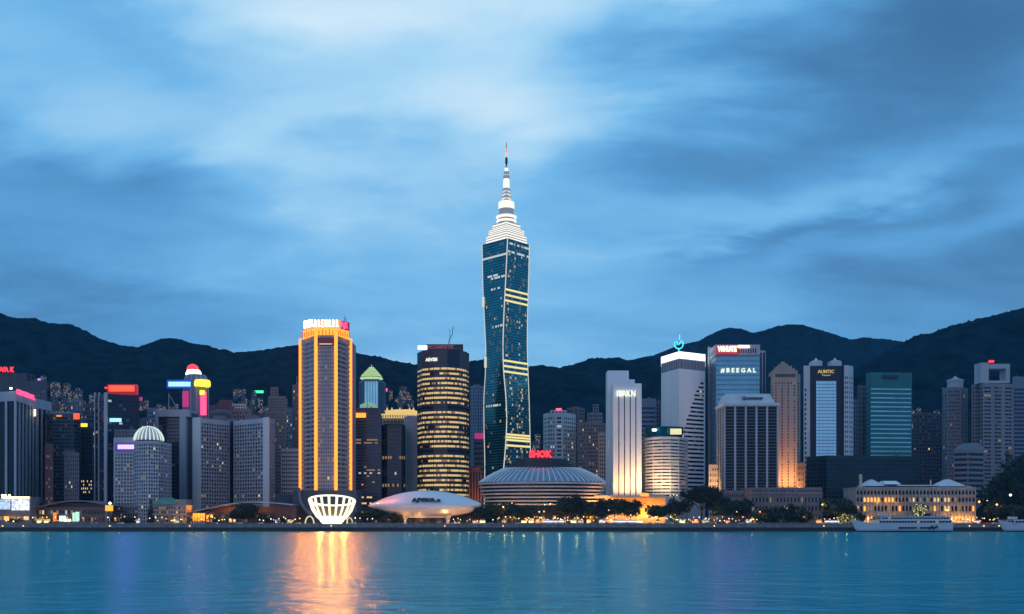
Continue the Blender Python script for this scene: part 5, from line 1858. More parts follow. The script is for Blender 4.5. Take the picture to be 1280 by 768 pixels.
def proto(kind, seed):
    q = random.Random(seed)
    if kind == 'round':
        lobes = [(q.uniform(-3, 3), q.uniform(-2.5, 2.5), q.uniform(4.2, 7.6), q.uniform(1.5, 2.5), q.uniform(1.5, 2.4), q.uniform(1.2, 1.9)) for _ in range(9)] + [(0, 0, 5.6, 3.2, 3, 2.6)]
        return crown_mesh('crown', lobes, 3600, .45, LEAF if seed % 2 else LEAF2, seed), trunk_mesh(4.2, .32, [(2, 1, 6), (-2, -1, 6.2), (.5, -1.8, 6.8), (-.8, 1.5, 7)], seed)
    if kind == 'flat':
        lobes = [(q.uniform(-17, 17), q.uniform(-8, 8), q.uniform(12, 19), q.uniform(4, 6.5), q.uniform(3, 5), q.uniform(2.0, 3.4)) for _ in range(18)] + [(-8, 0, 18, 9, 6, 4), (8, 0, 19, 9, 6, 4), (0, 0, 20.5, 9, 6, 3)]
        lobes = [(x, y, z - (x * x) / 75, a, b, c) for x, y, z, a, b, c in lobes]
        return crown_mesh('crown', lobes, 15000, .72, LEAF2, seed), trunk_mesh(11, 1.0, [(-12, 2, 16), (12, -1, 16.5), (-5, -4, 19), (6, 3, 19.5), (0, -3, 20)], seed)
    if kind == 'conifer':
        lobes = [(0, 0, 2 + k * 1.9, 2.6 - k * .26, 2.6 - k * .26, 1.3) for k in range(9)]
        return crown_mesh('crown', lobes, 2000, .42, LEAF2, seed), trunk_mesh(17, .35, [], seed)
    if kind == 'shrub':
        lobes = [(q.uniform(-2.4, 2.4), q.uniform(-1.5, 1.5), q.uniform(.9, 2.3), q.uniform(.8, 1.5), q.uniform(.8, 1.4), q.uniform(.7, 1.1)) for _ in range(8)]
        return crown_mesh('foliage', lobes, 1300, .34, LEAF2 if seed % 2 else LEAF, seed), trunk_mesh(1.4, .12, [(.9, .2, 2), (-.8, 0, 2.1)], seed)
    if kind == 'big':
        lobes = [(q.uniform(-7, 7), q.uniform(-6, 6), q.uniform(6, 19), q.uniform(3, 5), q.uniform(3, 5), q.uniform(2.6, 4)) for _ in range(16)] + [(0, 0, 12, 6, 6, 6)]
        return crown_mesh('crown', lobes, 5200, .6, LEAF2, seed), trunk_mesh(9, .7, [(4, 2, 13), (-4, -2, 14), (1, -4, 16)], seed)


PROTO = {}


def tree(kind, px, Y, hpx, wpx, name, label, cat='tree', group=None, var=0, z=None):
    key = (kind, var)
    if key not in PROTO:
        PROTO[key] = proto(kind, 11 + var * 7 + len(kind))
    cm, tm = PROTO[key]
    n = len(cm.vertices)
    co = np.empty(n * 3)
    cm.vertices.foreach_get('co', co)
    co = co.reshape(-1, 3)
    H = np.percentile(co[:, 2], 99.5)
    Wd = np.percentile(co[:, 0], 99) - np.percentile(co[:, 0], 1)
    gz = GZ if z is None else z
    base_py = HZ - (gz - EYE) * F / Y
    s_z = (base_py - hpx) * Y / F / H
    s_x = wpx * Y / F / Wd
    rt = root(name, (X(px, Y), Y, gz), label, cat, group)
    rt.scale = (s_x, (s_x + s_z) / 2, s_z)
    if kind in ('round', 'shrub', 'big'):
        rt.rotation_euler = (0, 0, random.uniform(-.5, .5))
    for nm, me in (('foliage' if kind == 'shrub' else 'crown', cm), ('stem' if kind == 'shrub' else 'trunk', tm)):
        o = bpy.data.objects.new(nm, me)
        COL.objects.link(o)
        o.parent = rt
    return rt


PT = 'promenade trees'
tree('flat', 877, 838, 609, 62, 'flat_topped_tree', 'broad flat-topped tree, widest on the promenade, in front of the cream block')
tree('conifer', 188.5, 833, 625, 9, 'conifer', 'narrow dark conifer left of the green roofed hall')
TR_ = [(606, 634, 24, 'dark round tree between the lens pavilion tip and the arena'), (621, 630, 30, 'wide dark tree in front of the left side of the arena'),
       (643, 630, 28, 'dark round tree in front of the arena, right of the amber lamp'), (664, 633, 20, 'small dark tree in front of the arena middle, among bright stalls'),
       (713, 621, 34, 'tallest dark tree in front of the right half of the arena'), (733, 628, 24, 'dark tree at the right edge of the arena'),
       (752, 626, 24, 'dark tree below the left edge of the white finned tower'), (768, 624, 26, 'full dark tree directly below the white finned tower'),
       (788, 626, 26, 'dark tree left of the brightest orange podium wall'), (822, 632, 26, 'low dark tree in front of the orange podium and ringed hotel'),
       (843, 624, 20, 'tree touching the left side of the broad flat-topped tree'), (904, 626, 26, 'dark tree just right of the broad flat-topped tree'),
       (925, 625, 28, 'round dark tree in front of the mauve wing of the stone hall'), (1046, 624, 30, 'dark tree in front of the green podium, left of the arcaded hotel'),
       (1059, 628, 22, 'dark tree at the left corner of the arcaded hotel'), (307, 630, 24, 'dark tree in front of the curved-roof hall'),
       (296, 636, 18, 'smaller dark tree at the middle of the curved-roof hall'), (472, 636, 24, 'dark tree under the left tip of the lens pavilion'),
       (1244, 628, 22, 'dark tree behind the starry amber lamp near the right edge'), (1262, 632, 30, 'dark tree under the white globe lamp at the far right'),
       (452, 640, 16, 'small dark tree between basket pavilion and lens pavilion')]
for i, (a, t, w_, lb) in enumerate(TR_):
    tree('round', a, 829 + (i * 5) % 9, t, w_ * 1.1, 'promenade_tree', lb, 'tree', PT, var=i % 4)
SH = [(965, 634, 22, 'dark shrub in front of the stone hall, left of its middle'), (985, 630, 26, 'tallest dark shrub before the stone hall, under the greenish lamp'),
      (1006, 634, 22, 'dark shrub in front of the right half of the stone hall'), (490, 642, 26, 'dark shrub bed under the left half of the lens pavilion'),
      (580, 645, 22, 'low shrub under the right half of the lens pavilion'), (1098, 646, 26, 'low dark hedge-like shrub before the left part of the arcaded hotel'),
      (1128, 645, 28, 'low dark shrub before the middle of the arcaded hotel'), (1170, 645, 24, 'low dark shrub right of the yellow lit tree'),
      (275, 646, 16, 'low shrub right of the orange pavilion'), (330, 646, 18, 'low shrub near the right end of the curved-roof hall'),
      (355, 646, 18, 'low shrub left of the basket pavilion podium'), (1076, 640, 14, 'yellowish shrub at the left foot of the arcaded hotel'), (160, 646, 20, 'low shrub before the mauve brick block'),
      (20, 648, 16, 'low shrub before the screen building'), (945, 640, 22, 'dark shrub left of the stone hall')]
for i, (a, t, w_, lb) in enumerate(SH):
    tree('shrub', a, 826 + i % 4, t, w_, 'shrub', lb, 'shrub', 'dark shrubs along the promenade', var=i % 3)

# the tree wrapped in fairy lights, and uplit bushes
def lit_tree(px, Y, top, wpx, name, label, cat, n, mat, seed, en):
    rt = tree('shrub' if cat == 'bush' else 'round', px, Y, top, wpx, name, label, cat, None, var=5)
    me = rt.children[0].data.copy()
    me.materials.clear()
    me.materials.append(LEAFG)
    rt.children[0].data = me
    r = np.random.default_rng(seed)
    m = MB()
    vs = np.array([v.co[:] for v in me.vertices])
    for q in r.choice(len(vs), n, replace=False):
        x, y, z = vs[q]
        s = .06
        m.prism([(x - s, y - s), (x + s, y - s), (x + s, y + s), (x - s, y + s)], z - s, z + s)
    mm = bpy.data.meshes.new('fairy_lights')
    mm.from_pydata(m.v, [], m.f)
    mm.materials.append(mat)
    o = bpy.data.objects.new('fairy_lights', mm)
    COL.objects.link(o)
    o.parent = rt
    o['kind'] = 'stuff'
    ld = bpy.data.lights.new('lamp_light', 'POINT')
    ld.energy, ld.color, ld.shadow_soft_size = en, (1, .78, .3), .5
    lo = bpy.data.objects.new('lamp_light', ld)
    COL.objects.link(lo)
    lo.location = (X(px, Y), Y - 5, GZ + 2.5)
    return rt


bpy.context.view_layer.update()
lit_tree(1149, 829, 631, 18, 'fairy_lit_tree', 'small tree bright with yellow fairy lights in front of the arcaded hotel', 'tree', 420, emat('fairy_light', (1, .9, .45), 7), 5, 2600)
lit_tree(1056, 828, 640, 18, 'lit_bush', 'bush glowing yellow at the left of the long white ferry', 'bush', 90, E_GLOWY, 6, 1600)
lit_tree(1066, 829, 645, 12, 'lit_bush', 'smaller glowing yellow bush beside the long white ferry bow', 'bush', 60, E_GLOWY, 7, 700)
lit_tree(843, 826, 638, 10, 'lit_bush', 'sparkling pale bush beside the trunk of the flat-topped tree', 'bush', 60, E_GLOWY, 8, 600)

# wooded knoll at the right edge
m = MB()
kc = (X(1296, 930), 935)
m.lathe([(62, GZ - .5), (54, GZ + 10), (40, GZ + 22), (24, GZ + 31), (8, GZ + 35), (.2, GZ + 36)], kc[0], kc[1], 32, 0, .8)
tag(m.build('wooded_knoll', FOREST, smooth=True), kind='structure', label=None)
kn = [(1240, 610, 26, 880), (1250, 594, 28, 886), (1262, 580, 30, 892), (1274, 570, 32, 900), (1288, 567, 34, 905), (1302, 565, 36, 905), (1256, 612, 28, 872), (1270, 604, 32, 874), (1286, 596, 34, 878), (1280, 618, 30, 868), (1246, 622, 22, 862), (1264, 588, 30, 885)]
where = ['lowest tree on the left edge of the wooded knoll', 'tree on the left shoulder of the wooded knoll', 'tree halfway up the left slope of the wooded knoll', 'tree just left of the top of the wooded knoll',
         'tree crowning the wooded knoll at the picture edge', 'tree on top of the knoll beyond the picture edge', 'tree in the lower left front of the wooded knoll', 'tree in the front middle of the wooded knoll',
         'tree at the front right of the wooded knoll', 'lowest front tree of the wooded knoll by the white globe lamp', 'tree at the left foot of the wooded knoll behind the amber lamps', 'tree in the middle of the knoll slope']
for i, ((a, t, w_, Y), lb) in enumerate(zip(kn, where)):
    d = math.hypot((X(a, Y) - kc[0]), (Y - kc[1]) / .8)
    gz = GZ + max(0, 36 * (1 - (d / 62) ** 1.6)) - 1
    tree('big', a, Y, t, w_, 'knoll_tree', lb, 'tree', 'trees on the wooded knoll', var=i % 3, z=min(gz, Z(t + 18, Y)))

# ------------------------------------------------------------------ boats
FERRYP = pmat('ferry_paint', (.56, .57, .62), rough=.35, var=.06)


def ferry(px0, px1, Y, name, label, mirror=False, full=True):
    s = Y / F
    Lh = (px1 - px0) * s
    x0 = X(px0, Y)
    rt = root(name, ((x0 + Lh / 2), Y, 0), label, 'ferry')
    B = 7.5
    m = MB()
    st = []
    N = 26
    for i in range(N + 1):
        t = i / N
        wdt = B * min(1, (t / .28)) ** .6 if t < .28 else B * (1 - .12 * max(0, (t - .85) / .15))
        sheer = 6.3 + 3.2 * (1 - min(1, t / .3)) ** 1.6
        x = x0 + Lh * t
        rake = 7.5 * (1 - min(1, t / .3))
        st.append([(x + rake * 1.0, Y - wdt * .55, -.8), (x + rake * .5, Y - wdt * .9, 2.0), (x, Y - max(wdt, .15), sheer), (x, Y + max(wdt, .15), sheer), (x + rake * .5, Y + wdt * .9, 2.0), (x + rake, Y + wdt * .55, -.8)])
    for A, C in zip(st, st[1:]):
        for k in range(5):
            m.face([A[k], C[k], C[k + 1], A[k + 1]])
    m.face(st[0])
    m.face(st[-1])
    m.build('hull', FERRYP, rt)
    m = MB()
    for A, C in zip(st, st[1:]):
        lerp = lambda P_, Q_, t: tuple(P_[q] + (Q_[q] - P_[q]) * t + (-.08 if q == 1 else 0) for q in range(3))
        m.face([lerp(A[0], A[1], 0.1), lerp(C[0], C[1], .1), lerp(C[0], C[1], .55), lerp(A[0], A[1], .55)])
    m.build('boot_stripe', W_NAVY, rt)
    ca = lambda a: x0 + Lh * a
    for q in range(14 if full else 6):
        if q == 7:
            continue
        m = MB()
        xa_ = ca((.45 if full else .3) + q * .0265)
        m.box(xa_, xa_ + Lh * .021, Y - B - .12, Y - B + .4, 2.5, 3.8)
        m.build('hull_window', G_DARK, rt)
    decks = [(.19, .985, 6.4, 9.4, .9), (.25, .97, 9.42, 12.0, .8)] if full else [(.12, .98, 6.4, 9.4, .9)]
    for a, b, z0, z1, f in decks:
        wb = B * f
        w, g = MB(), MB()
        c = [(ca(a), Y - wb), (ca(b), Y - wb), (ca(b), Y + wb), (ca(a), Y + wb)]
        c[0], c[3] = (ca(a) + 2.5, Y - wb), (ca(a) + 2.5, Y + wb)
        c.insert(0, (ca(a), Y))
        for i in range(5):
            ln = (Vector(c[(i + 1) % 5]) - Vector(c[i])).length
            facade(w, g, c[i], c[(i + 1) % 5], z0, z1, max(2, int(ln / 2.4)), 1, ww=.9, wh=.66, depth=.3, corner=.5, top=.5, bot=.3, lit=lambda i, j: 2 if random.random() < .12 else 0)
        w.face([(*p, z1) for p in c])
        w.build('deck_cabin', FERRYP, rt)
        g.build('cabin_glazing', GLZ(G_DARK), rt)
    zt = decks[-1][3]
    a, b = decks[-1][0], decks[-1][1]
    m = MB()
    m.box(ca(a) - 1, ca(b) - 4, Y - B * .8, Y + B * .8, zt + .02, zt + .35)
    m.build('top_deck_roof', W_GREY, rt)
    m = MB()
    m.box(ca(a + .03), ca(a + .11), Y - 3, Y + 3, zt + .37, zt + 2.4)
    m.build('bridge', FERRYP, rt)
    m = MB()
    m.tube([(ca(a + .08), Y, zt + 2.4), (ca(a + .085), Y, zt + 5.5)], .12, 5)
    m.build('mast', STEEL, rt)
    m = MB()
    m.box(ca(.74), ca(.80), Y - 1.6, Y + 1.6, zt + .37, zt + 2.4)
    m.build('funnel', W_NAVY, rt)
    if full:
        # the dark painted figure near the stern, as two leaping shapes
        for q in (0, 1):
            m = MB()
            xx = ca(.775 + q * .045)
            m.tube([(xx - 1.8, Y - B - .15, 2.0), (xx - .4, Y - B - .2, 3.6), (xx + .6, Y - B - .2, 4.6), (xx + 1.7, Y - B - .15, 2.8)], [.35, .8, .7, .3], 5)
            m.build('painted_emblem', W_NAVY, rt)
    for a_ in ((.17,) if full else (.2,)):
        m = MB()
        m.lathe([(.1, 9.8), (.5, 10.2), (.5, 10.8), (.1, 11.2)], ca(a_), Y - 2, 8)
        m.build('deck_lamp', E_LAMPW, rt)
    m = MB()
    for i in range(8):
        t = .02 + i * .022
        x = ca(t)
        m.box(x, x + .08, Y - .1, Y + .1, 8.8 - i * .3, 10.2 - i * .3)
    m.build('bow_rail', STEEL, rt)
    return rt


ferry(1063, 1187, 775, 'ferry', 'long white passenger ferry with two rows of dark windows moored before the arcaded hotel')
ferry(1247, 1345, 777, 'ferry', 'white ferry cut off by the right edge of the view', full=False)

# glints at the waterline, made by lamps added low on the seawall
GLINTS = [(3, 'first added warm glint light, left edge of the view'), (29, 'added warm glint light below the screen building'), (137, 'added warm glint light below the amber beacon'), (237, 'added warm glint light below the orange pavilion'), (414, 'added bright glint light below the basket pavilion'), (556, 'added warm glint light below the lens pavilion'), (629, 'added warm glint light below the arena'), (893, 'added faint glint light below the flat-topped tree'),
       (1030, 'added warm glint light left of the long ferry'), (1190, 'added warm glint light at the stern of the long ferry'), (1212, 'added warm glint light between the ferries'), (1230, 'second added warm glint light between the ferries'), (1249, 'added warm glint light at the bow of the right-hand ferry')]
for a, lb in GLINTS:
    Y = 799.4
    rt = root('added_glint_lamp', (X(a, Y), Y, 4.4), lb, 'lamp', 'added glint lights on the seawall')
    m = MB()
    m.box(X(a, Y) - .5, X(a, Y) + .5, Y, 799.88, 4.6, 5.0)
    m.build('bracket', DSTEEL, rt)
    m = MB()
    m.box(X(a, Y) - .35, X(a, Y) + .35, Y - .1, Y + .3, 4.25, 4.59)
    m.build('bulb', emat('added_glint_bulb', (1, .55, .18), 7) if a == 3 else bpy.data.materials['added_glint_bulb'], rt)

# ------------------------------------------------------------------ lamps
LANDMARK = [(16, 'the screen building'), (90, 'the curved terminal'), (136, 'the amber beacon'), (165, 'the mauve brick block'), (212, 'the green roofed hall'), (246, 'the orange pavilion'), (292, 'the curved-roof hall'),
            (352, 'the podium wing'), (414, 'the basket pavilion'), (452, 'the dim glass office'), (488, 'the left half of the lens pavilion'), (533, 'the middle of the lens pavilion'), (578, 'the right half of the lens pavilion'), (612, 'the left end of the arena'),
            (645, 'the left half of the arena'), (678, 'the middle of the arena'), (715, 'the right half of the arena'), (746, 'the right end of the arena'), (782, 'the white finned tower'), (806, 'the orange podium'), (836, 'the ringed hotel'), (876, 'the flat-topped tree'),
            (920, 'the mauve wing'), (960, 'the left part of the stone hall'), (1005, 'the right part of the stone hall'), (1040, 'the green podium'), (1085, 'the left end of the arcaded hotel'), (1130, 'the middle of the arcaded hotel'), (1195, 'the right end of the arcaded hotel'), (1230, 'the gap right of the arcaded hotel'), (1265, 'the wooded knoll')]
ORD = ['first', 'second', 'third', 'fourth', 'fifth', 'sixth', 'seventh', 'eighth', 'ninth', 'tenth', 'eleventh', 'twelfth', 'thirteenth', 'fourteenth', 'fifteenth', 'sixteenth']


def near(px):
    return min(LANDMARK, key=lambda q: abs(q[0] - px))[1]


def place_named(items, noun):
    """Give each of a kind a label of its own: which one, counted from the left, in front of which landmark."""
    per = {}
    for px, o in sorted(items, key=lambda q: q[0]):
        per.setdefault(near(px), []).append(o)
    for lm, obs in per.items():
        for i, o in enumerate(obs):
            o['label'] = ('%s %s from the left, before %s' % (ORD[min(i, 15)], noun, lm)) if len(obs) > 1 else '%s before %s' % (noun, lm)


def street_lamp(px, py, Y, head, light, col, rad=.75):
    z = Z(py, Y)
    rt = root('street_lamp', (X(px, Y), Y, GZ), None, 'street lamp', 'lit street lamps')
    m = MB()
    m.tube([(X(px, Y), Y, GZ), (X(px, Y), Y, z - rad)], [.16, .09], 6)
    m.build('pole', DSTEEL, rt)
    m = MB()
    m.lathe([(.05, z - rad), (rad * .8, z - rad * .5), (rad, z), (rad * .75, z + rad * .6), (.05, z + rad)], X(px, Y), Y, 10)
    m.build('lamp_head', head, rt)
    if light:
        lamp(rt, 'POINT', (X(px, Y), Y - 1.4, z), light, col, radius=.5)
    return rt


AM = (1, .42, .06)
lamps = []
for a, b, hd, e, c, r_ in [(629, 634, E_AMBER, 1400, AM, 1.0), (1028, 631, E_AMBER, 1600, AM, 1.0), (1153 + 31, 638, E_AMBER, 1400, AM, 1.1), (1224, 627.5, E_AMBER, 1500, AM, 1.2), (1246, 631, E_AMBER, 1500, AM, 1.1), (1234, 626, E_LAMPW, 0, AM, .5), (1263, 619, E_LAMPW, 500, (1, .8, .65), 1.5),
                           (983.5, 636, E_LAMPW, 500, (.8, 1, .6), .8), (990.5, 646, E_GLOWY, 300, (1, .8, .2), 1.0), (1005.5, 646, E_GOLD, 500, (1, .6, .05), 1.2), (950, 640, E_AMBER, 500, AM, .7), (556, 637, E_AMBER, 2200, AM, 1.1), (556.5, 641, E_AMBER, 1200, AM, .9), (688, 630, E_GLOWY, 0, AM, .7), (681, 631, E_LAMPW, 0, AM, .6),
                           (674, 640, E_GLOWY, 300, AM, .7), (680, 639.5, E_AMBER, 500, AM, .7), (640, 629, E_AMBER, 0, AM, .6), (453, 606, E_ORNG, 0, AM, 1.0), (842, 619, E_GLOWY, 400, (1, .8, .4), .6), (846, 619.5, E_GLOWY, 0, AM, .6), (838, 620, E_GLOWY, 0, AM, .6), (761, 638, E_LAMPW, 0, AM, .5), (788.5, 644, E_LAMPW, 0, AM, .6), (921, 640, E_GLOWY, 0, AM, .5), (8, 651, E_LAMPW, 400, AM, .7), (17, 652, E_LAMPW, 600, AM, .9)]:
    lamps.append((a, street_lamp(a, b, 824 if b > 625 else 840, hd, e, c, r_ * .72)))
place_named(lamps, 'lit street lamp')
low = []
lr = random.Random(5)
for a0, a1, n in ((4, 36, 3), (40, 108, 9), (130, 190, 6), (190, 232, 8), (236, 262, 3), (262, 296, 8), (320, 372, 7), (340, 380, 5), (440, 470, 4), (560, 600, 9), (612, 650, 7), (655, 700, 18), (700, 756, 14), (756, 808, 12), (808, 850, 10), (850, 905, 14), (905, 950, 10), (1028, 1060, 6), (1090, 1130, 6), (1180, 1218, 10), (1214, 1250, 9)):
    for q in range(n):
        a = a0 + (a1 - a0) * (q + lr.uniform(.1, .9)) / n
        b = lr.uniform(646, 651.5)
        hd = lr.choice([E_AMBER, E_LAMPW, E_LAMPW, E_GLOWY, E_GLOWY, E_AMBER])
        Y = lr.choice([805, 807, 823, 824])
        low.append((a, street_lamp(a, b, Y, hd, 0, None, lr.uniform(.28, .5))))
        low[-1][1].name = 'lantern'
        low[-1][1]['category'] = 'lantern'
        low[-1][1]['group'] = 'low lanterns along the promenade'
place_named(low, 'small glowing lantern')
for a in (640, 672, 700, 735, 765, 795, 870, 895, 940, 30, 60, 85, 150, 215, 280, 1045):
    ld = bpy.data.lights.new('lamp_light', 'POINT')
    ld.energy, ld.color, ld.shadow_soft_size = 1500, (1, .5, .15), .6
    lo = bpy.data.objects.new('lamp_light', ld)
    COL.objects.link(lo)
    lo.location = (X(a, 823), 823, GZ + 4.2)

# ------------------------------------------------------------------ market stalls under the trees
def stall(px, Y, cloth, glow, wd):
    x = X(px, Y)
    rt = root('market_stall', (x, Y, GZ), None, 'stall', 'lit stalls under the promenade trees')
    for sx in (-1, 1):
        for sy in (-1, 1):
            m = MB()
            m.box(x + sx * wd / 2 - .06, x + sx * wd / 2 + .06, Y + sy * 1.2 - .06, Y + sy * 1.2 + .06, GZ, GZ + 2.6)
            m.build('post', DSTEEL, rt)
    m = MB()
    m.prism([(x - wd / 2 - .4, Y - 1.7), (x + wd / 2 + .4, Y - 1.7), (x + wd / 2 + .4, Y + 1.7), (x - wd / 2 - .4, Y + 1.7)], GZ + 2.6, GZ + 3.6, 0, [(x - wd / 4, Y - .2), (x + wd / 4, Y - .2), (x + wd / 4, Y + .2), (x - wd / 4, Y + .2)])
    m.build('awning', cloth, rt)
    m = MB()
    m.box(x - wd / 2 + .2, x + wd / 2 - .2, Y - 1, Y - .4, GZ, GZ + 1)
    m.build('counter', W_CREAM, rt)
    m = MB()
    m.box(x - wd / 2 + .3, x + wd / 2 - .3, Y + 1.1, Y + 1.25, GZ + .9, GZ + 2.4)
    m.build('lit_back_panel', glow, rt)
    return rt


st_ = []
PKW = emat('pinkish_stall_light', (1, .72, .70), 1.3)
for a, c, g_, wd in ((594, RED_PAINT, L_WARM, 5), (603, W_CREAM, E_GLOWY, 5), (630, W_CREAM, L_WARM, 4), (655, RED_PAINT, E_GLOWY, 5), (664, W_CREAM, E_GLOWY, 5), (673, RED_PAINT, L_ORNG, 5), (682, WPAINT, L_ORNG, 6), (692, RED_PAINT, PKW, 6), (704, W_CREAM, L_ORNG, 5), (717, WPAINT, E_GLOWY, 5), (726, W_CREAM, L_WARM, 5), (736, RED_PAINT, E_GLOWY, 4), (753, WPAINT, PKW, 6), (762, W_CREAM, L_ORNG, 5), (776, WPAINT, PKW, 6), (800, W_CREAM, E_GLOWY, 6), (822, RED_PAINT, L_WARM, 5), (853, W_CREAM, E_GLOWY, 5), (869, RED_PAINT, L_ORNG, 6), (882, WPAINT, L_WARM, 6), (910, RED_PAINT, L_ORNG, 4), (936, WPAINT, PKW, 5), (942, RED_PAINT, L_WARM, 4), (1024, W_CREAM, L_ORNG, 5), (1188, WPAINT, L_WARM, 6), (1199, W_CREAM, L_ORNG, 6), (1208, WPAINT, L_WARM, 5), (1222, RED_PAINT, PKW, 5), (48, W_CREAM, E_GLOWY, 4), (57, RED_PAINT, E_GLOWY, 4), (172, WPAINT, PKW, 3.5), (220, W_CREAM, L_WARM, 5), (347, WPAINT, PKW, 5), (362, W_CREAM, L_WARM, 5), (572, RED_PAINT, PKW, 6)):
    st_.append((a, stall(a, 824, c, g_, wd)))
place_named(st_, 'lit market stall')

# ------------------------------------------------------------------ cars and buses on the waterfront road
def car_proto(paint):
    rt = root('parked_car', (0, 0, 0), None, 'car', 'cars on the waterfront road')
    ORG[rt.name] = Vector((0, 0, 0))
    pr = [(-2.2, .35), (-2.25, .8), (-1.5, .92), (-.9, 1.42), (.7, 1.45), (1.4, .98), (2.1, .88), (2.25, .6), (2.2, .35)]
    m = MB()
    for s_, e_ in ((-.85, .85),):
        for (x, z), (x2, z2) in zip(pr, pr[1:] + pr[:1]):
            m.face([(x, s_, z), (x2, s_, z2), (x2, e_, z2), (x, e_, z)])
        m.face([(x, s_, z) for x, z in pr])
        m.face([(x, e_, z) for x, z in reversed(pr)])
    m.build('body', paint, rt)
    for s_ in (-.87, .855):
        m = MB()
        m.prism([(-1.2, s_), (1.1, s_), (1.1, s_ + .015), (-1.2, s_ + .015)], .95, 1.36, 0, [(-.8, s_), (.65, s_), (.65, s_ + .015), (-.8, s_ + .015)])
        m.build('window', G_DARK, rt)
    for x in (-1.35, 1.35):
        for y in (-.8, .62):
            m = MB()
            rg = [(x + .34 * math.cos(t), .34 + .34 * math.sin(t)) for t in np.linspace(0, 2 * math.pi, 13)[:-1]]
            for (a, b), (c, d) in zip(rg, rg[1:] + rg[:1]):
                m.face([(a, y - .1, b), (c, y - .1, d), (c, y + .12, d), (a, y + .12, b)])
            m.face([(a, y - .1, b) for a, b in rg])
            m.face([(a, y + .12, b) for a, b in rg])
            m.build('wheel', DSTEEL, rt)
    for y in (-.65, .65):
        m = MB()
        m.box(2.2, 2.30, y - .2, y + .2, .62, .82)
        m.build('headlight', E_HEAD, rt)
        m = MB()
        m.box(-2.32, -2.2, y - .2, y + .2, .65, .82)
        m.build('tail_light', E_TAIL, rt)
    return rt


def bus_proto():
    rt = root('bus', (0, 0, 0), None, 'bus', 'lit buses on the waterfront road')
    w, g = MB(), MB()
    c = [(-5.8, -1.25), (5.8, -1.25), (5.8, 1.25), (-5.8, 1.25)]
    for i in range(4):
        facade(w, g, c[i], c[(i + 1) % 4], .5, 3.3, 8 if i % 2 == 0 else 2, 1, ww=.88, wh=.55, depth=.06, corner=.2, top=.4, bot=.6, lit=lambda i, j: 6)
    w.face([(*p, 3.3) for p in c])
    w.build('body', WPAINT, rt)
    g.build('lit_glazing', GLZ(G_DARK) + [emat('bus_interior_light', (1, .80, .78), 1.6)], rt)
    for x in (-3.6, 3.6):
        for y in (-1.2, 1.0):
            m = MB()
            rg = [(x + .5 * math.cos(t), .5 + .5 * math.sin(t)) for t in np.linspace(0, 2 * math.pi, 13)[:-1]]
            for (a, b), (c_, d) in zip(rg, rg[1:] + rg[:1]):
                m.face([(a, y - .12, b), (c_, y - .12, d), (c_, y + .2, d), (a, y + .2, b)])
            m.face([(a, y - .12, b) for a, b in rg])
            m.build('wheel', DSTEEL, rt)
    for y in (-.9, .9):
        m = MB()
        m.box(5.8, 5.9, y - .2, y + .2, .8, 1.1)
        m.build('headlight', E_HEAD, rt)
        m = MB()
        m.box(-5.9, -5.8, y - .2, y + .2, .8, 1.1)
        m.build('tail_light', E_TAIL, rt)
    return rt


paints = [('white', WPAINT), ('dark', W_NAVY), ('red', RED_PAINT), ('silver', STEEL)]
protos = [car_proto(p) for _, p in paints]
used = [False] * 4
by_col = {}
cr_ = random.Random(12)
cars_at = [44, 118, 150, 168, 203, 268, 300, 326, 350, 372, 441, 458, 566, 596, 612, 628, 648, 668, 706, 722, 738, 758, 784, 812, 832, 858, 884, 898, 912, 926, 950, 1032, 1218, 1228, 1236, 1244, 1252]
for i, a in enumerate(cars_at):
    k = cr_.choice([0, 0, 1, 2, 3])
    o = protos[k]
    if used[k]:
        o = copy_tree(protos[k])
    used[k] = True
    lane = cr_.random() < .5
    Y = 811.5 if lane else 819.0
    o.location = (X(a, Y), Y, GZ - .13)
    o.rotation_euler = (0, 0, 0 if lane else math.pi)
    by_col.setdefault(k, []).append((a, o))
for k, its in by_col.items():
    place_named(its, paints[k][0] + ' car')
for k in range(4):
    if not used[k]:
        for ch in list(protos[k].children):
            bpy.data.objects.remove(ch)
        bpy.data.objects.remove(protos[k])
b0 = bus_proto()
bs = []
for i, (a, Y) in enumerate(((686, 812.5), (696, 819), (774, 812.5), (788, 819.5), (1040, 812.5))):
    o = b0 if i == 0 else copy_tree(b0)
    o.location = (X(a, Y), Y, GZ - .13)
    o.rotation_euler = (0, 0, 0 if Y < 815 else math.pi)
    bs.append((a, o))
place_named(bs, 'white bus with lit windows')

# ------------------------------------------------------------------ hillside housing
def hill_block(w_, d_, h_, nb, nr, wm, seed, warm):
    rt = root('hillside_block', (0, 0, 0), None, 'apartment block', 'small apartment blocks on the lower hill slopes')
    W, G_ = MB(), MB()
    c = [(-w_ / 2, -d_ / 2), (w_ / 2, -d_ / 2), (w_ / 2, d_ / 2), (-w_ / 2, d_ / 2)]
    lt = rlit(warm, warm, warm * .5, seed)
    for i in range(4):
        facade(W, G_ if i == 0 else None, c[i], c[(i + 1) % 4], -25, h_, nb if i == 0 else 0, nr, ww=.5, wh=.5, depth=.3, corner=.6, top=2, bot=25, lit=lt, exist=None if i == 0 else (lambda i, j: False))
    W.face([(*p, h_) for p in c])
    W.build('wall', wm, rt)
    G_.build('glazing', GLZ(G_DARK), rt)
    m = MB()
    m.box(-w_ * .2, w_ * .15, -d_ * .2, d_ * .2, h_, h_ + 3)
    m.build('plant_room', wm, rt)
    return rt


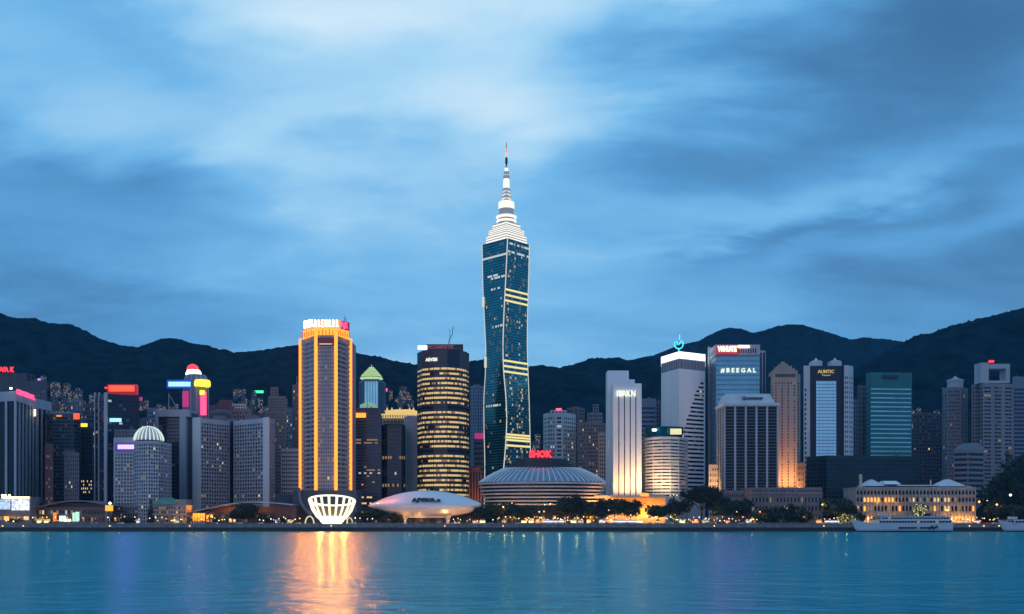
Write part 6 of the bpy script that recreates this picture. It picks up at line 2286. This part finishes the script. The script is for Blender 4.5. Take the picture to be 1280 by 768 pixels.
W_HILL = wall('dim_hill_render', (.10, .11, .14))
hp = [hill_block(16, 14, 40, 5, 12, W_DIM, 1, .06), hill_block(22, 14, 28, 7, 8, W_HILL, 2, .08), hill_block(13, 13, 56, 4, 16, W_HILL, 3, .05), hill_block(30, 14, 20, 9, 6, W_DIM, 4, .09), hill_block(12, 12, 34, 4, 10, W_DIM, 5, .05)]
hu = [False] * 5
hbs = []
hq = random.Random(31)
for a0, a1, b0_, b1_, n, hf, Ya, Yb in ((44, 118, 474, 512, 30, hA, 1550, 1850), (100, 130, 490, 520, 6, hA, 1550, 1700), (176, 232, 498, 516, 10, hA, 1520, 1650), (296, 336, 488, 515, 12, hA, 1520, 1700), (340, 372, 500, 520, 5, hA, 1500, 1600), (478, 522, 486, 508, 10, hA, 1520, 1650), (1136, 1182, 508, 540, 14, hC, 1500, 1600), (1000, 1010, 505, 530, 2, hC, 1470, 1500), (668, 684, 540, 560, 3, hA, 1500, 1560)):
    for q in range(n):
        a = hq.uniform(a0, a1)
        b = b0_ + (b1_ - b0_) * (q + hq.random()) / n
        Y = Yb + (Ya - Yb) * (b - b0_) / max(1, b1_ - b0_)
        k = hq.randrange(5)
        o = hp[k] if not hu[k] else copy_tree(hp[k])
        hu[k] = True
        hgt = (40, 28, 56, 20, 34)[k] * .68
        o.scale = (.68, .68, .68)
        zt = Z(b, Y)
        gz = hf(X(a, Y), Y)
        o.location = (X(a, Y), Y, zt - hgt)
        # stand each one on the slope: move it back or forward until its foot meets the ground
        lo_, hi_ = 1460.0, 2100.0
        for _ in range(24):
            mid_ = (lo_ + hi_) / 2
            if hf(X(a, mid_), mid_) + hgt - 6 < Z(b, mid_):
                lo_ = mid_
            else:
                hi_ = mid_
        Y = mid_
        o.location = (X(a, Y), Y, hf(X(a, Y), Y) - 6)
        o.rotation_euler = (0, 0, -math.atan(X(a, Y) / Y))
        hbs.append((a, o))
HLM = [(50, 'the far-left finned tower'), (80, 'the round-topped teal block'), (108, 'the yellow-signed block'), (185, 'the domed tower'), (220, 'the portal-framed tower'), (305, 'the pale mansard block'), (345, 'the dusky stepped tower'), (490, 'the golden cornice block'), (515, 'the striped lit office tower'), (676, 'the pink-roofed apartment tower'), (1005, 'the tan tower'), (1140, 'the teal tower'), (1165, 'the ribbed tower with a round top')]
per = {}
for a, o in sorted(hbs, key=lambda q: q[0]):
    per.setdefault(min(HLM, key=lambda q: abs(q[0] - a))[1], []).append(o)
ORD2 = ORD + ['seventeenth', 'eighteenth', 'nineteenth', 'twentieth', 'twenty-first', 'twenty-second']
for lm, obs in per.items():
    for i, o in enumerate(obs):
        o['label'] = '%s hillside block from the left, above %s' % (ORD2[min(i, 21)], lm)
# signs lit on the slope
def slope_sign(px, py, w_, h_, mat, hf, label):
    lo_, hi_ = 1460.0, 2300.0
    for _ in range(24):
        mid_ = (lo_ + hi_) / 2
        if hf(X(px, mid_), mid_) + 14 < Z(py, mid_):
            lo_ = mid_
        else:
            hi_ = mid_
    Y = mid_
    x, z = X(px, Y), Z(py, Y)
    rt = root('lit_sign', (x, Y, z - 14), label, 'sign')
    for s_ in (-1, 1):
        m = MB()
        m.box(x + s_ * w_ * .4 - .3, x + s_ * w_ * .4 + .3, Y + .5, Y + 1.1, z - 18, z)
        m.build('post', DSTEEL, rt)
    m = MB()
    m.box(x - w_ / 2, x + w_ / 2, Y - .4, Y + .4, z - h_ / 2, z + h_ / 2)
    m.build('panel', mat, rt)


slope_sign(323, 490, 20, 5, E_GREEN, hA, 'green glowing sign on the dark slope left of the gold tower')
slope_sign(50.5, 474.5, 11, 4, emat('violet_slope_light', (.6, .3, 1), 1.2), hA, 'small violet and pink sign on the slope right of the far-left tower')
slope_sign(73, 484.5, 9, 4, E_MAG, hA, 'small dim red sign on the slope above the teal block')
slope_sign(483, 487.5, 4.5, 6, E_PINK, hA, 'tiny pink square sign above the golden cornice block')
slope_sign(1160, 518, 14, 3, emat('pale_slope_light', (.9, 1, .85), .8), hC, 'pale strip light on the slope right of the teal tower')

# ------------------------------------------------------------------ pieces that belong to a part go one level deeper
UNDER = {'dome_rib': ('dome', 'dome_skirt'), 'shaft_rib': ('shaft',), 'spire_strut': ('spire',), 'spire_gallery': ('spire',), 'mast': ('spire', 'bridge'), 'chimney_cap': ('chimney_stack',), 'panel_glazing': ('panel_frame',),
         'penthouse_glazing': ('penthouse',), 'upper_glazing': ('upper_tier', 'upper_storey', 'upper_wall'), 'top_glazing': ('top_tier',), 'crown_glazing': ('crown',), 'crown_louvre': ('crown',), 'louvre_glazing': ('louvre_storey',),
         'service_glazing': ('service_wall',), 'lower_glazing': ('lower_wall',), 'strip_glazing': ('strip_wall',), 'strip_glazing': ('strip_wall',), 'wing_glazing': ('wing_wall',), 'roof_glazing': ('roof_storey',),
         'crown_fin': ('crown_ring',), 'fascia_light': ('crown_fascia',), 'cornice_pilaster': ('cornice_roof',), 'roof_finial': ('cornice_roof',), 'hull_window': ('hull',), 'painted_emblem': ('hull',), 'boot_stripe': ('hull',), 'bow_rail': ('hull',),
         'cabin_glazing': ('deck_cabin',), 'canopy_sign': ('canopy',), 'sign_lettering': ('sign_drum', 'sign_halo_board', 'sign_frame'), 'core_glazing': ('core',), 'lit_sign': ('glass_crown',), 'crown_lamp': ('glass_crown',), 'roof_slot': ('wall',)}
kids = {}
for o in COL.objects:
    if o.parent and o.type == 'MESH':
        kids.setdefault(o.parent.name, []).append(o)
for nm, chs in kids.items():
    seen = {}
    for o in chs:
        bs_ = o.name.split('.')[0]
        for cand in UNDER.get(bs_, ()):
            if cand in seen and o.parent.get('category'):
                o.parent = seen[cand]
                break
        seen[bs_] = o
